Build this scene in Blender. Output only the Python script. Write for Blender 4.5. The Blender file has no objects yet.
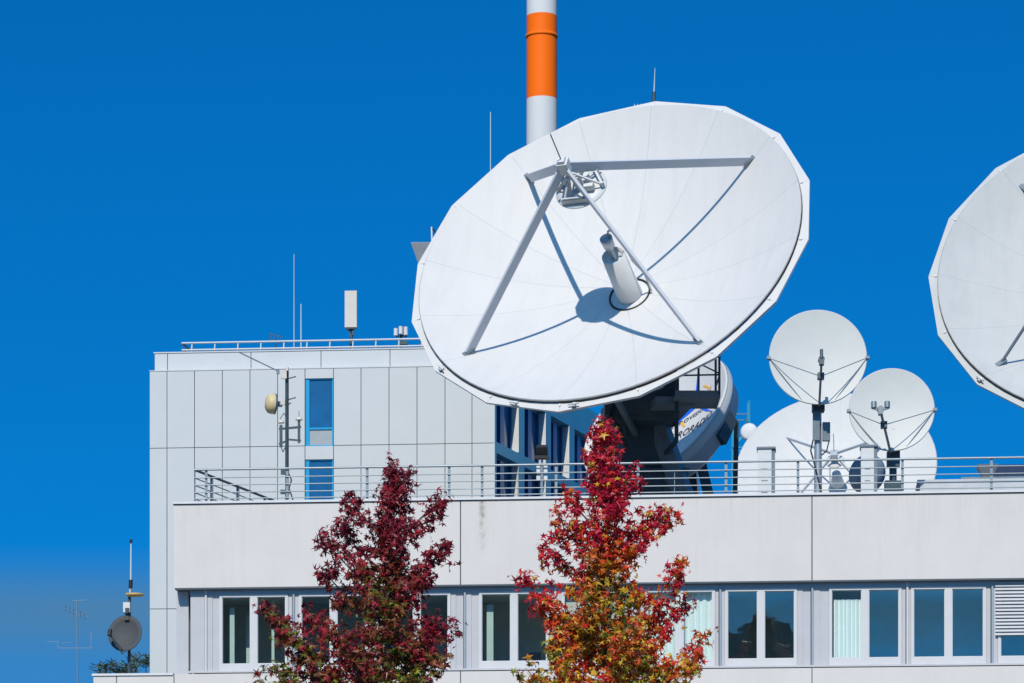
import bpy, math, random
from mathutils import Vector, Matrix
R = math.radians
rnd = random.Random(7)
scene = bpy.context.scene
col = scene.collection

# ------------------------------------------------------------------ camera & world frame
F, HOR, CZ = 3400.0, 1050.0, 1.7
cd = bpy.data.cameras.new('camera'); cam = bpy.data.objects.new('camera', cd); col.objects.link(cam)
cam.location = (0, 0, CZ); cam.rotation_euler = (R(90), 0, 0)
cd.sensor_width = 36; cd.lens = F * 36 / 1024; cd.shift_y = (HOR - 341.5) / 1024
cd.clip_start = 0.5; cd.clip_end = 6000
scene.camera = cam

def at(px, py, Y):
    return Vector(((px - 512) / F * Y, Y, CZ + (HOR - py) / F * Y))

# facade frame: u runs right along the facade, v runs back into the building
A5 = R(5); U = Vector((math.cos(A5), -math.sin(A5), 0)); V = Vector((math.sin(A5), math.cos(A5), 0))
O = at(174, HOR, 72); O.z = 0
def fp(u, v, z): return O + U * u + V * v + Vector((0, 0, z))
def uz(px, py, v):
    k = (px - 512) / F
    u = (k * (O.y + v * V.y) - O.x - v * V.x) / (U.x - k * U.y)
    Y = O.y + u * U.y + v * V.y
    return u, CZ + (HOR - py) / F * Y
def fu(px, v): return uz(px, 0, v)[0]
def fq(px, py, v):
    u, z = uz(px, py, v); return fp(u, v, z)
A19 = R(19)
Wd = Vector((math.sin(A19), math.cos(A19), 0)); Wn = Vector((math.cos(A19), -math.sin(A19), 0))
Z = Vector((0, 0, 1))

# ------------------------------------------------------------------ materials
def mat(name, color, rough=0.6, metal=0.0, var=0.06, vscale=3.0, bump=0.0, bscale=40.0, spec=0.5, stretch=(1, 1, 1), streak=0.0, streak_col=(0.1, 0.1, 0.08)):
    m = bpy.data.materials.new(name); m.use_nodes = True
    nt = m.node_tree; N = nt.nodes; L = nt.links
    b = N['Principled BSDF']; b.inputs['Roughness'].default_value = rough; b.inputs['Metallic'].default_value = metal
    b.inputs['Specular IOR Level'].default_value = spec
    tc = N.new('ShaderNodeTexCoord'); mp = N.new('ShaderNodeMapping'); mp.inputs['Scale'].default_value = stretch
    L.new(tc.outputs['Object'], mp.inputs['Vector'])
    ns = N.new('ShaderNodeTexNoise'); ns.inputs['Scale'].default_value = vscale; ns.inputs['Detail'].default_value = 6
    ns.inputs['Roughness'].default_value = 0.65
    L.new(mp.outputs['Vector'], ns.inputs['Vector'])
    cr = N.new('ShaderNodeValToRGB')
    c = Vector(color)
    cr.color_ramp.elements[0].position = 0.3; cr.color_ramp.elements[1].position = 0.7
    cr.color_ramp.elements[0].color = (*(c * (1 - var)), 1); cr.color_ramp.elements[1].color = (*[min(1, x * (1 + var)) for x in c], 1)
    L.new(ns.outputs['Fac'], cr.inputs['Fac'])
    out = cr.outputs['Color']
    if streak:
        mp2 = N.new('ShaderNodeMapping'); mp2.inputs['Scale'].default_value = (2.2, 2.2, 0.12)
        L.new(tc.outputs['Object'], mp2.inputs['Vector'])
        n2 = N.new('ShaderNodeTexNoise'); n2.inputs['Scale'].default_value = 2.5; n2.inputs['Detail'].default_value = 8; n2.inputs['Roughness'].default_value = 0.7
        L.new(mp2.outputs['Vector'], n2.inputs['Vector'])
        r2 = N.new('ShaderNodeValToRGB'); r2.color_ramp.elements[0].position = 0.52; r2.color_ramp.elements[1].position = 0.8
        L.new(n2.outputs['Fac'], r2.inputs['Fac'])
        ml = N.new('ShaderNodeMath'); ml.operation = 'MULTIPLY'; ml.inputs[1].default_value = streak
        L.new(r2.outputs['Color'], ml.inputs[0])
        mx = N.new('ShaderNodeMixRGB'); mx.inputs['Color2'].default_value = (*streak_col, 1)
        L.new(ml.outputs[0], mx.inputs['Fac']); L.new(out, mx.inputs['Color1']); out = mx.outputs['Color']
    L.new(out, b.inputs['Base Color'])
    if bump:
        n3 = N.new('ShaderNodeTexNoise'); n3.inputs['Scale'].default_value = bscale; n3.inputs['Detail'].default_value = 4
        L.new(tc.outputs['Object'], n3.inputs['Vector'])
        bp = N.new('ShaderNodeBump'); bp.inputs['Strength'].default_value = bump; bp.inputs['Distance'].default_value = 0.01
        L.new(n3.outputs['Fac'], bp.inputs['Height']); L.new(bp.outputs['Normal'], b.inputs['Normal'])
    m['out'] = ''
    return m

def add_mask_color(m, build, color):
    """mix a second colour over the base colour with a mask built by build(N, L, tc)"""
    nt = m.node_tree; N = nt.nodes; L = nt.links
    b = N['Principled BSDF']; old = b.inputs['Base Color'].links[0].from_socket
    tc = N.new('ShaderNodeTexCoord'); fac = build(N, L, tc)
    mx = N.new('ShaderNodeMixRGB'); mx.inputs['Color2'].default_value = (*color, 1)
    L.new(fac, mx.inputs['Fac']); L.new(old, mx.inputs['Color1']); L.new(mx.outputs['Color'], b.inputs['Base Color'])

def math_node(N, L, op, a, b=None, c=None):
    n = N.new('ShaderNodeMath'); n.operation = op
    for i, x in enumerate((a, b, c)):
        if x is None: continue
        if isinstance(x, (int, float)): n.inputs[i].default_value = x
        else: L.new(x, n.inputs[i])
    return n.outputs[0]

def dish_seams(nseg, rings, off=0.0, strength=0.35):
    def build(N, L, tc):
        sx = N.new('ShaderNodeSeparateXYZ'); L.new(tc.outputs['Object'], sx.inputs[0])
        x, y = sx.outputs[0], sx.outputs[1]
        rho = math_node(N, L, 'SQRT', math_node(N, L, 'ADD', math_node(N, L, 'MULTIPLY', x, x), math_node(N, L, 'MULTIPLY', y, y)))
        an = math_node(N, L, 'ADD', math_node(N, L, 'ARCTAN2', y, x), off + 20 * math.pi)
        st = 2 * math.pi / nseg
        md = math_node(N, L, 'MODULO', an, st)
        md = math_node(N, L, 'MINIMUM', md, math_node(N, L, 'SUBTRACT', st, md))
        fac = math_node(N, L, 'LESS_THAN', math_node(N, L, 'MULTIPLY', md, rho), 0.010)
        for rr in rings:
            d = math_node(N, L, 'ABSOLUTE', math_node(N, L, 'SUBTRACT', rho, rr))
            fac = math_node(N, L, 'MAXIMUM', fac, math_node(N, L, 'LESS_THAN', d, 0.007))
        return math_node(N, L, 'MULTIPLY', fac, strength)
    return build

M = {}
M['dish_white'] = mat('dish_white_paint', (0.625, 0.605, 0.585), 0.55, var=0.02, vscale=0.8, spec=0.25)
add_mask_color(M['dish_white'], dish_seams(16, (), R(-87.6), .45), (0.35, 0.37, 0.4))
def grime(N, L, tc):
    # rain-washed dirt, running down the bowl
    mp = N.new('ShaderNodeMapping'); mp.inputs['Scale'].default_value = (2.6, .35, 1); L.new(tc.outputs['Object'], mp.inputs[0])
    n = N.new('ShaderNodeTexNoise'); n.inputs['Scale'].default_value = 1.6; n.inputs['Detail'].default_value = 9; n.inputs['Roughness'].default_value = .68
    L.new(mp.outputs[0], n.inputs['Vector'])
    r = N.new('ShaderNodeValToRGB'); r.color_ramp.elements[0].position = .45; r.color_ramp.elements[1].position = .85
    L.new(n.outputs['Fac'], r.inputs['Fac'])
    return math_node(N, L, 'MULTIPLY', r.outputs['Color'], .32)
add_mask_color(M['dish_white'], grime, (0.42, 0.43, 0.43))
def panel_tone(N, L, tc):
    # neighbouring petals differ by a few percent
    sx = N.new('ShaderNodeSeparateXYZ'); L.new(tc.outputs['Object'], sx.inputs[0])
    an = math_node(N, L, 'ADD', math_node(N, L, 'ARCTAN2', sx.outputs[1], sx.outputs[0]), R(-87.6) + 20 * math.pi)
    ix = math_node(N, L, 'FLOOR', math_node(N, L, 'DIVIDE', an, math.pi / 8))
    w_ = N.new('ShaderNodeTexWhiteNoise'); w_.noise_dimensions = '1D'; L.new(ix, w_.inputs['W'])
    return math_node(N, L, 'MULTIPLY', w_.outputs['Value'], .10)
add_mask_color(M['dish_white'], panel_tone, (0.44, 0.45, 0.46))
def specks(N, L, tc):
    n = N.new('ShaderNodeTexNoise'); n.inputs['Scale'].default_value = 3.2; n.inputs['Detail'].default_value = 10; n.inputs['Roughness'].default_value = .75
    L.new(tc.outputs['Object'], n.inputs['Vector'])
    r = N.new('ShaderNodeValToRGB'); r.color_ramp.elements[0].position = .68; r.color_ramp.elements[1].position = .74
    L.new(n.outputs['Fac'], r.inputs['Fac'])
    return math_node(N, L, 'MULTIPLY', r.outputs['Color'], .35)
add_mask_color(M['dish_white'], specks, (0.4, 0.4, 0.42))
M['dish_grey'] = mat('grey_dish_paint', (0.50, 0.505, 0.495), 0.6, var=0.05, vscale=1.0, spec=0.2, streak=0.1, streak_col=(.4, .42, .44))  # even base greyer than the other big dish, with faint streaks
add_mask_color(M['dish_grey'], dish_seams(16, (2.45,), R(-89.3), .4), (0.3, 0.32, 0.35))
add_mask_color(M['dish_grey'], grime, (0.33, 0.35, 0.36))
M['dish_plain'] = mat('plain_dish_paint', (0.60, 0.60, 0.59), 0.6, var=0.03, spec=0.2)
add_mask_color(M['dish_plain'], dish_seams(12, (1.5,), 0, .2), (0.4, 0.42, 0.45))
M['small_dish'] = mat('small_dish_enamel', (0.56, 0.565, 0.545), 0.5, var=0.03, spec=0.3)
M['white_metal'] = mat('white_painted_steel', (0.62, 0.62, 0.61), 0.5, var=0.05, spec=0.3)
M['strut'] = mat('strut_light_grey_paint', (0.52, 0.54, 0.58), 0.5, var=0.04, spec=0.3)
M['galv'] = mat('galvanised_steel', (0.42, 0.46, 0.48), 0.42, 0.6, var=0.12, vscale=9)
M['rail'] = mat('railing_steel', (0.27, 0.31, 0.33), 0.42, 0.45, var=0.1, vscale=6)
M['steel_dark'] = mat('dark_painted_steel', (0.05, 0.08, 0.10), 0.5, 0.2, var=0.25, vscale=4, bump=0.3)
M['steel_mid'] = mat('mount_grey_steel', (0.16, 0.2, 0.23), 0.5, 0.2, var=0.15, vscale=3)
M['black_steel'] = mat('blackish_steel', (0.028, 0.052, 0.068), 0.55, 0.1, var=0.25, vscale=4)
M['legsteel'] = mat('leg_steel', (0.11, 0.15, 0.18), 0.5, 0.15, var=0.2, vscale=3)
M['black'] = mat('black_rubber', (0.012, 0.012, 0.014), 0.6, var=0.2)
M['concrete'] = mat('facade_concrete_white', (0.645, 0.61, 0.58), 0.75, var=0.035, vscale=1.2, bump=0.15, bscale=25, streak=0.16, streak_col=(0.42, 0.41, 0.38), spec=0.2)
M['coping'] = mat('coping_metal', (0.66, 0.66, 0.67), 0.5, var=0.05, spec=0.3)
M['clad'] = mat('facade_cladding_pale', (0.55, 0.575, 0.585), 0.5, var=0.02, vscale=1.5, spec=0.3)
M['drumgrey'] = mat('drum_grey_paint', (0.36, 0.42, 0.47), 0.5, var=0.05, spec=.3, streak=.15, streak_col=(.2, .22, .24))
M['joint_and_shade'] = mat('dark_joint_and_shade', (0.08, 0.1, 0.12), 0.8)
M['winframe'] = mat('window_frame_white', (0.60, 0.595, 0.60), 0.4, var=0.03, spec=0.4)
M['winpanel'] = mat('window_side_panel', (0.49, 0.49, 0.51), 0.45, var=0.04, spec=0.4, streak=.2, streak_col=(.38, .38, .38))
M['header'] = mat('header_metal', (0.30, 0.36, 0.42), 0.4, 0.1, var=0.05)
M['blueframe'] = mat('blue_window_frame', (0.0, 0.30, 0.58), 0.4, var=0.05)
M['blueglass'] = mat('blue_glazing', (0.002, 0.085, 0.20), 0.08, var=0.15, vscale=1.5, spec=0.7)
M['bluewall'] = mat('blue_panel_wall', (0.05, 0.34, 0.50), 0.45, var=0.06, vscale=1.0, spec=0.4)
M['bluemid'] = mat('blue_window_panel', (0.001, 0.10, 0.27), 0.3, var=0.2, vscale=2, spec=0.5)
M['infill'] = mat('grey_mesh_infill', (0.33, 0.37, 0.40), 0.6)
M['roof'] = mat('roof_gravel', (0.3, 0.29, 0.28), 0.9, var=0.2, vscale=20, bump=0.5)
M['curtain'] = mat('curtain_cloth', (0.80, 0.85, 0.83), 0.9, var=0.03)
M['room'] = mat('room_wall', (0.50, 0.56, 0.56), 0.9)
M['roomlight'] = mat('room_white', (0.5, 0.6, 0.57), 0.8)
M['blind'] = mat('blind_aluminium', (0.62, 0.62, 0.63), 0.4, 0.2)
M['orange'] = mat('chimney_orange', (1.0, 0.155, 0.0), 0.6, var=0.03, vscale=.6, spec=0.2)
M['chimwhite'] = mat('chimney_white', (0.66, 0.66, 0.66), 0.7, var=0.04, vscale=.6, spec=0.2)
M['cream'] = mat('cream_plastic', (0.60, 0.56, 0.50), 0.5, var=0.05)
M['radome'] = mat('yellowed_radome', (0.62, 0.49, 0.26), 0.5, var=0.08)
M['yellowdisc'] = mat('yellowed_disc', (0.55, 0.36, 0.10), 0.5)
M['darkdish'] = mat('dark_grey_dish', (0.045, 0.05, 0.058), 0.7, var=0.05)
M['navy'] = mat('navy_sheet', (0.012, 0.03, 0.085), 0.4)
M['duct'] = mat('duct_metal', (0.5, 0.51, 0.52), 0.5, 0.3, var=0.1)
M['logo_blue'] = mat('logo_blue', (0.0, 0.12, 0.75), 0.5, var=0.02)
M['logo_yellow'] = mat('logo_yellow', (0.85, 0.45, 0.02), 0.5, var=0.02)
M['logo_ink'] = mat('logo_ink', (0.02, 0.03, 0.06), 0.5, var=0.02)
M['bark'] = mat('bark', (0.10, 0.075, 0.055), 0.9, var=0.4, vscale=15, bump=0.8)
M['ground'] = mat('lawn_ground', (0.045, 0.07, 0.02), 0.95, var=0.4, vscale=0.6)
M['paving'] = mat('paving', (0.25, 0.24, 0.23), 0.85, var=0.15, vscale=2)
M['asphalt'] = mat('asphalt', (0.05, 0.05, 0.052), 0.85, var=0.2, vscale=8)
M['brick'] = mat('rendered_wall', (0.10, 0.11, 0.12), 0.85, var=0.08)
M['tile'] = mat('roof_tile', (0.22, 0.08, 0.05), 0.8, var=0.2, vscale=4)

# greenish run-off stain on the parapet, where it sits on the real wall
def stain(N, L, tc):
    sx = N.new('ShaderNodeSeparateXYZ'); L.new(tc.outputs['Object'], sx.inputs[0])
    n = N.new('ShaderNodeTexNoise'); n.inputs['Scale'].default_value = 9; n.inputs['Detail'].default_value = 8
    L.new(tc.outputs['Object'], n.inputs['Vector'])
    d = math_node(N, L, 'ABSOLUTE', math_node(N, L, 'SUBTRACT', sx.outputs[0], STAIN_U))
    a = math_node(N, L, 'SUBTRACT', 1.0, math_node(N, L, 'DIVIDE', d, 0.10)); a = math_node(N, L, 'MAXIMUM', a, 0.0)
    h = math_node(N, L, 'MULTIPLY', math_node(N, L, 'SUBTRACT', sx.outputs[2], 12.0), 0.9)
    h = math_node(N, L, 'MINIMUM', math_node(N, L, 'MAXIMUM', h, 0.0), 1.0)
    nn = math_node(N, L, 'MULTIPLY', math_node(N, L, 'SUBTRACT', n.outputs['Fac'], 0.35), 3.0)
    nn = math_node(N, L, 'MINIMUM', math_node(N, L, 'MAXIMUM', nn, 0.0), 1.0)
    return math_node(N, L, 'MULTIPLY', math_node(N, L, 'MULTIPLY', a, h), math_node(N, L, 'MULTIPLY', nn, 0.95))
def drips(N, L, tc):
    sx = N.new('ShaderNodeSeparateXYZ'); L.new(tc.outputs['Object'], sx.inputs[0])
    mp = N.new('ShaderNodeMapping'); mp.inputs['Scale'].default_value = (5.0, 5.0, .22); L.new(tc.outputs['Object'], mp.inputs[0])
    n = N.new('ShaderNodeTexNoise'); n.inputs['Scale'].default_value = 2.2; n.inputs['Detail'].default_value = 7; n.inputs['Roughness'].default_value = .75
    L.new(mp.outputs[0], n.inputs['Vector'])
    a = math_node(N, L, 'MULTIPLY', math_node(N, L, 'SUBTRACT', n.outputs['Fac'], .47), 4.0); a = math_node(N, L, 'MINIMUM', math_node(N, L, 'MAXIMUM', a, 0.0), 1.0)
    h = math_node(N, L, 'MULTIPLY', math_node(N, L, 'SUBTRACT', sx.outputs[2], 11.9), .8); h = math_node(N, L, 'MINIMUM', math_node(N, L, 'MAXIMUM', h, .12), 1.0)
    return math_node(N, L, 'MULTIPLY', math_node(N, L, 'MULTIPLY', a, h), .20)
add_mask_color(M['concrete'], drips, (0.40, 0.37, 0.33))
STAIN_U = fu(481, 0)
add_mask_color(M['concrete'], stain, (0.16, 0.17, 0.09))

def glass(name, tint, refl):
    m = bpy.data.materials.new(name); m.use_nodes = True
    nt = m.node_tree; N = nt.nodes; L = nt.links; N.remove(N['Principled BSDF'])
    out = N['Material Output']
    g = N.new('ShaderNodeBsdfGlossy'); g.inputs['Roughness'].default_value = 0.012; g.inputs['Color'].default_value = (0.72, 0.92, 0.92, 1)
    t = N.new('ShaderNodeBsdfTransparent'); t.inputs['Color'].default_value = (*tint, 1)
    geo = N.new('ShaderNodeNewGeometry'); dt = N.new('ShaderNodeVectorMath'); dt.operation = 'DOT_PRODUCT'
    L.new(geo.outputs['Normal'], dt.inputs[0]); L.new(geo.outputs['Incoming'], dt.inputs[1])
    ab_ = math_node(N, L, 'SUBTRACT', 1.0, math_node(N, L, 'ABSOLUTE', dt.outputs['Value']))
    fr_ = math_node(N, L, 'ADD', math_node(N, L, 'MULTIPLY', math_node(N, L, 'POWER', ab_, 5.0), .92), .06)
    tc = N.new('ShaderNodeTexCoord'); ns = N.new('ShaderNodeTexNoise'); ns.inputs['Scale'].default_value = 1.3
    L.new(tc.outputs['Object'], ns.inputs['Vector'])
    bp = N.new('ShaderNodeBump'); bp.inputs['Strength'].default_value = 0.08; bp.inputs['Distance'].default_value = 0.02
    L.new(ns.outputs['Fac'], bp.inputs['Height']); L.new(bp.outputs['Normal'], g.inputs['Normal'])
    ad = N.new('ShaderNodeMath'); ad.inputs[1].default_value = refl; L.new(fr_, ad.inputs[0]); ad.use_clamp = True
    mx = N.new('ShaderNodeMixShader'); L.new(ad.outputs[0], mx.inputs[0]); L.new(t.outputs[0], mx.inputs[1]); L.new(g.outputs[0], mx.inputs[2])
    L.new(mx.outputs[0], out.inputs['Surface'])
    return m
M['glass'] = glass('window_glass', (0.78, 0.88, 0.87), 0.26)
M['glass_clear'] = glass('window_glass_clear', (0.88, 0.95, 0.94), 0.03)

def leafmat(name, color, tr=0.35):
    m = bpy.data.materials.new(name); m.use_nodes = True
    nt = m.node_tree; N = nt.nodes; L = nt.links; N.remove(N['Principled BSDF']); out = N['Material Output']
    tc = N.new('ShaderNodeTexCoord'); ns = N.new('ShaderNodeTexNoise'); ns.inputs['Scale'].default_value = 9; ns.inputs['Detail'].default_value = 3
    L.new(tc.outputs['Object'], ns.inputs['Vector'])
    cr = N.new('ShaderNodeValToRGB'); c = Vector(color)
    cr.color_ramp.elements[0].position = .3; cr.color_ramp.elements[1].position = .7
    cr.color_ramp.elements[0].color = (*(c * .6), 1); cr.color_ramp.elements[1].color = (*[min(1, x * 1.4) for x in c], 1)
    L.new(ns.outputs['Fac'], cr.inputs['Fac'])
    d = N.new('ShaderNodeBsdfPrincipled'); d.inputs['Roughness'].default_value = .38; d.inputs['Specular IOR Level'].default_value = .35
    t = N.new('ShaderNodeBsdfTranslucent')
    L.new(cr.outputs[0], d.inputs['Base Color']); L.new(cr.outputs[0], t.inputs['Color'])
    mx = N.new('ShaderNodeMixShader'); mx.inputs[0].default_value = tr
    L.new(d.outputs[0], mx.inputs[1]); L.new(t.outputs[0], mx.inputs[2]); L.new(mx.outputs[0], out.inputs['Surface'])
    return m
LEAF = {k: leafmat('leaf_' + k, c) for k, c in dict(
    crimson=(0.46, 0.010, 0.04), red=(0.62, 0.028, 0.025), redorange=(0.64, 0.075, 0.018), orange=(0.62, 0.16, 0.02), gold=(0.60, 0.26, 0.02), yellow=(0.62, 0.40, 0.03), lime=(0.24, 0.28, 0.02),
    green=(0.05, 0.085, 0.012), greygreen=(0.20, 0.23, 0.14), ruby=(0.42, 0.03, 0.045), maroon=(0.17, 0.010, 0.022), wine=(0.27, 0.020, 0.034), brown=(0.23, 0.07, 0.025), olive=(0.12, 0.12, 0.014)).items()}

# ------------------------------------------------------------------ mesh helper
class MB:
    def __init__(s): s.v = []; s.f = []; s.m = []; s.sm = []
    def add(s, vs, fs, mi=0, smooth=False):
        b = len(s.v); s.v += [Vector(x) for x in vs]
        for f in fs: s.f.append([b + i for i in f]); s.m.append(mi); s.sm.append(smooth)
        return s
    def hexa(s, p, mi=0):
        return s.add(p, [(0, 3, 2, 1), (4, 5, 6, 7), (0, 1, 5, 4), (1, 2, 6, 5), (2, 3, 7, 6), (3, 0, 4, 7)], mi)
    def box(s, c, sx, sy, sz, ax=None, mi=0):
        X, Y, Zz = ax or (Vector((1, 0, 0)), Vector((0, 1, 0)), Z); c = Vector(c)
        return s.hexa([c + X * a * sx / 2 + Y * b * sy / 2 + Zz * d * sz / 2 for d in (-1, 1) for a, b in ((-1, -1), (1, -1), (1, 1), (-1, 1))], mi)
    def fbox(s, u0, u1, v0, v1, z0, z1, mi=0):
        return s.hexa([fp(a, b, z) for z in (z0, z1) for a, b in ((u0, v0), (u1, v0), (u1, v1), (u0, v1))], mi)
    def bar(s, p, q, w, h, up=Z, mi=0):
        p = Vector(p); q = Vector(q); d = (q - p).normalized(); a = d.cross(up)
        if a.length < 1e-4: a = d.cross(Vector((1, 0, 0)))
        a.normalize(); b = a.cross(d)
        return s.hexa([e + a * x * w / 2 + b * y * h / 2 for e in (p, q) for x, y in ((-1, -1), (1, -1), (1, 1), (-1, 1))], mi)
    def tube(s, p, q, r1, r2=None, n=10, mi=0, smooth=True):
        r2 = r1 if r2 is None else r2
        p = Vector(p); q = Vector(q); d = (q - p).normalized(); a = d.cross(Z if abs(d.z) < .95 else Vector((1, 0, 0))).normalized(); b = d.cross(a)
        vs = [e + (a * math.cos(t) + b * math.sin(t)) * r for e, r in ((p, r1), (q, r2)) for t in (2 * math.pi * i / n for i in range(n))]
        s.add(vs, [(i, (i + 1) % n, n + (i + 1) % n, n + i) for i in range(n)], mi, smooth)
        return s.add(vs[:n] + vs[n:], [tuple(range(n - 1, -1, -1)), tuple(range(n, 2 * n))], mi)
    def path(s, pts, r, n=6, mi=0):
        for a, b in zip(pts, pts[1:]): s.tube(a, b, r, r, n, mi)
        return s
    def lathe(s, prof, n=48, mtx=None, mi=0, smooth=True, ph=0.0, arc=None):
        base = len(s.v); mtx = mtx or Matrix()
        for r, h in prof:
            for i in range(n):
                t = ph + 2 * math.pi * i / n
                s.v.append(mtx @ Vector((r * math.cos(t), r * math.sin(t), h)))
        for j in range(len(prof) - 1):
            for i in range(n):
                k = (i + 1) % n
                s.f.append([base + j * n + i, base + j * n + k, base + (j + 1) * n + k, base + (j + 1) * n + i]); s.m.append(mi); s.sm.append(smooth)
        return s
    def build(s, name, mats, parent=None, mtx=None, smooth=None):
        me = bpy.data.meshes.new(name)
        mats = mats if isinstance(mats, (list, tuple)) else [mats]
        off = parent_world(parent) if (parent is not None and mtx is None) else Vector()
        me.from_pydata([tuple(x - off) for x in s.v], [], s.f)
        for m in mats: me.materials.append(M[m] if isinstance(m, str) else m)
        me.polygons.foreach_set('material_index', s.m)
        me.polygons.foreach_set('use_smooth', s.sm)
        me.update()
        o = bpy.data.objects.new(name, me); col.objects.link(o)
        if parent is not None:
            o.parent = parent
            if mtx is not None: o.matrix_local = MTX.get(parent.name, Matrix.Translation(parent_world(parent))).inverted() @ mtx
        elif mtx is not None: o.matrix_world = mtx
        if mtx is not None: WORLD[o.name] = mtx.to_translation(); MTX[o.name] = mtx.copy()
        return o
WORLD = {}; MTX = {}
def parent_world(p):
    if p is None: return Vector()
    if p.name in WORLD: return WORLD[p.name]
    v = Vector(p.location)
    return v + parent_world(p.parent)

def tag(o, label=None, cat=None, group=None, kind=None):
    if label: o['label'] = label
    if cat: o['category'] = cat
    if group: o['group'] = group
    if kind: o['kind'] = kind
    return o
def thing(name, loc, label, cat, group=None):
    o = bpy.data.objects.new(name, None); col.objects.link(o); o.location = loc; o.empty_display_size = .3
    return tag(o, label, cat, group)

def orient(c, az, el):
    n = Vector((math.sin(az) * math.cos(el), -math.cos(az) * math.cos(el), math.sin(el)))
    u = Z.cross(n).normalized(); w = n.cross(u)
    m = Matrix((u, w, n)).transposed().to_4x4(); m.translation = c
    return m

# ================================================================== SETTING
b = MB(); b.add([(-2500, -2500, 0), (2500, -2500, 0), (2500, 4000, 0), (-2500, 4000, 0)], [(0, 1, 2, 3)])
tag(b.build('ground', 'ground'), kind='structure')
b = MB(); b.add([fp(x, y, .004) for x, y in ((-40, -22), (60, -22), (60, -2), (-40, -2))], [(0, 1, 2, 3)])
tag(b.build('pavement', 'paving'), kind='structure')
b = MB(); b.add([fp(x, y, .004) for x, y in ((-120, -42), (120, -42), (120, -32), (-120, -32))], [(0, 1, 2, 3)])
tag(b.build('road', 'asphalt'), kind='structure')

# ================================================================== MAIN OFFICE BUILDING
ZT = uz(174, 503.5, 0)[1]; ZB = uz(174, 588, 0)[1]; ZS = uz(205, 672.3, .1)[1]; ZL = uz(93, 674.5, 0)[1]
ZR = ZT - 0.22                       # terrace level
UE = 30.0                            # right end of the long front
ofc = thing('office_building', fp(0, 0, 0), 'long white office block with concrete parapet above a band of windows', 'building')
WV = 0.16                            # window plane behind parapet face
# parapet panels
joints = [0, fu(460.5, 0), fu(812, 0), fu(1164, 0), UE]
for a, c in zip(joints, joints[1:]):
    b = MB(); b.fbox(a + (.012 if a else 0), c - .012, 0, .30, ZB, ZT - .03)
    b.build('parapet_panel', 'concrete', ofc, mtx=None)
b = MB(); b.fbox(-.0, UE, .035, .28, ZB + .01, ZT - .035); b.build('panel_joint_backing', 'joint_and_shade', ofc)
b = MB(); b.fbox(-.03, UE, -.03, .34, ZT - .012, ZT + .035); b.fbox(-.01, UE, -.005, .32, ZT - .045, ZT - .012, 1)  # dark strip below the lip paints the coping's shadow line
b.build('coping', ['coping', 'joint_and_shade'], ofc)
# terrace slab and inner kerb (polygon following the slanted side)
def roofpoly(u0, v0, u1, v1, z0, z1, name, m, parent, slant=True):
    sl = math.tan(A19 - A5)
    pts = [(u0 + v0 * sl, v0), (u1, v0), (u1, v1), (u0 + v1 * sl, v1)]
    bb = MB(); bb.hexa([fp(x, y, z) for z in (z0, z1) for x, y in pts]); return bb.build(name, m, parent)
roofpoly(0.25, .30, UE, 38, ZR - .3, ZR, 'roof_terrace', 'roof', ofc)
roofpoly(0.02, .34, UE, .62, ZR, ZT - .02, 'terrace_kerb', 'coping', ofc)
# side parapet along the slanted left side
b = MB(); sl = math.tan(A19 - A5)
b.hexa([fp(x, y, z) for z in (ZB, ZT - .03) for x, y in ((0, .302), (.3, .302), (.3 + 8 * sl, 8), (8 * sl, 8))])
b.build('side_parapet', 'concrete', ofc)
# soffit and header
b = MB(); b.fbox(.02, UE, .0, .45, ZB - .035, ZB - .002); b.build('soffit', 'joint_and_shade', ofc)
b = MB(); b.fbox(fu(190, WV), UE, WV - .03, WV + .15, ZB - .13, ZB - .037); b.build('window_header', 'header', ofc)
# left corner wall panels
b = MB()
b.fbox(fu(176.5, .35), fu(188.5, .35), .35, .6, ZL, ZB - .037)
b.fbox(fu(190.5, WV), fu(204.6, WV), WV, .6, ZS + .02, ZB - .13)
b.build('corner_panel', 'winpanel', ofc)
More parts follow.
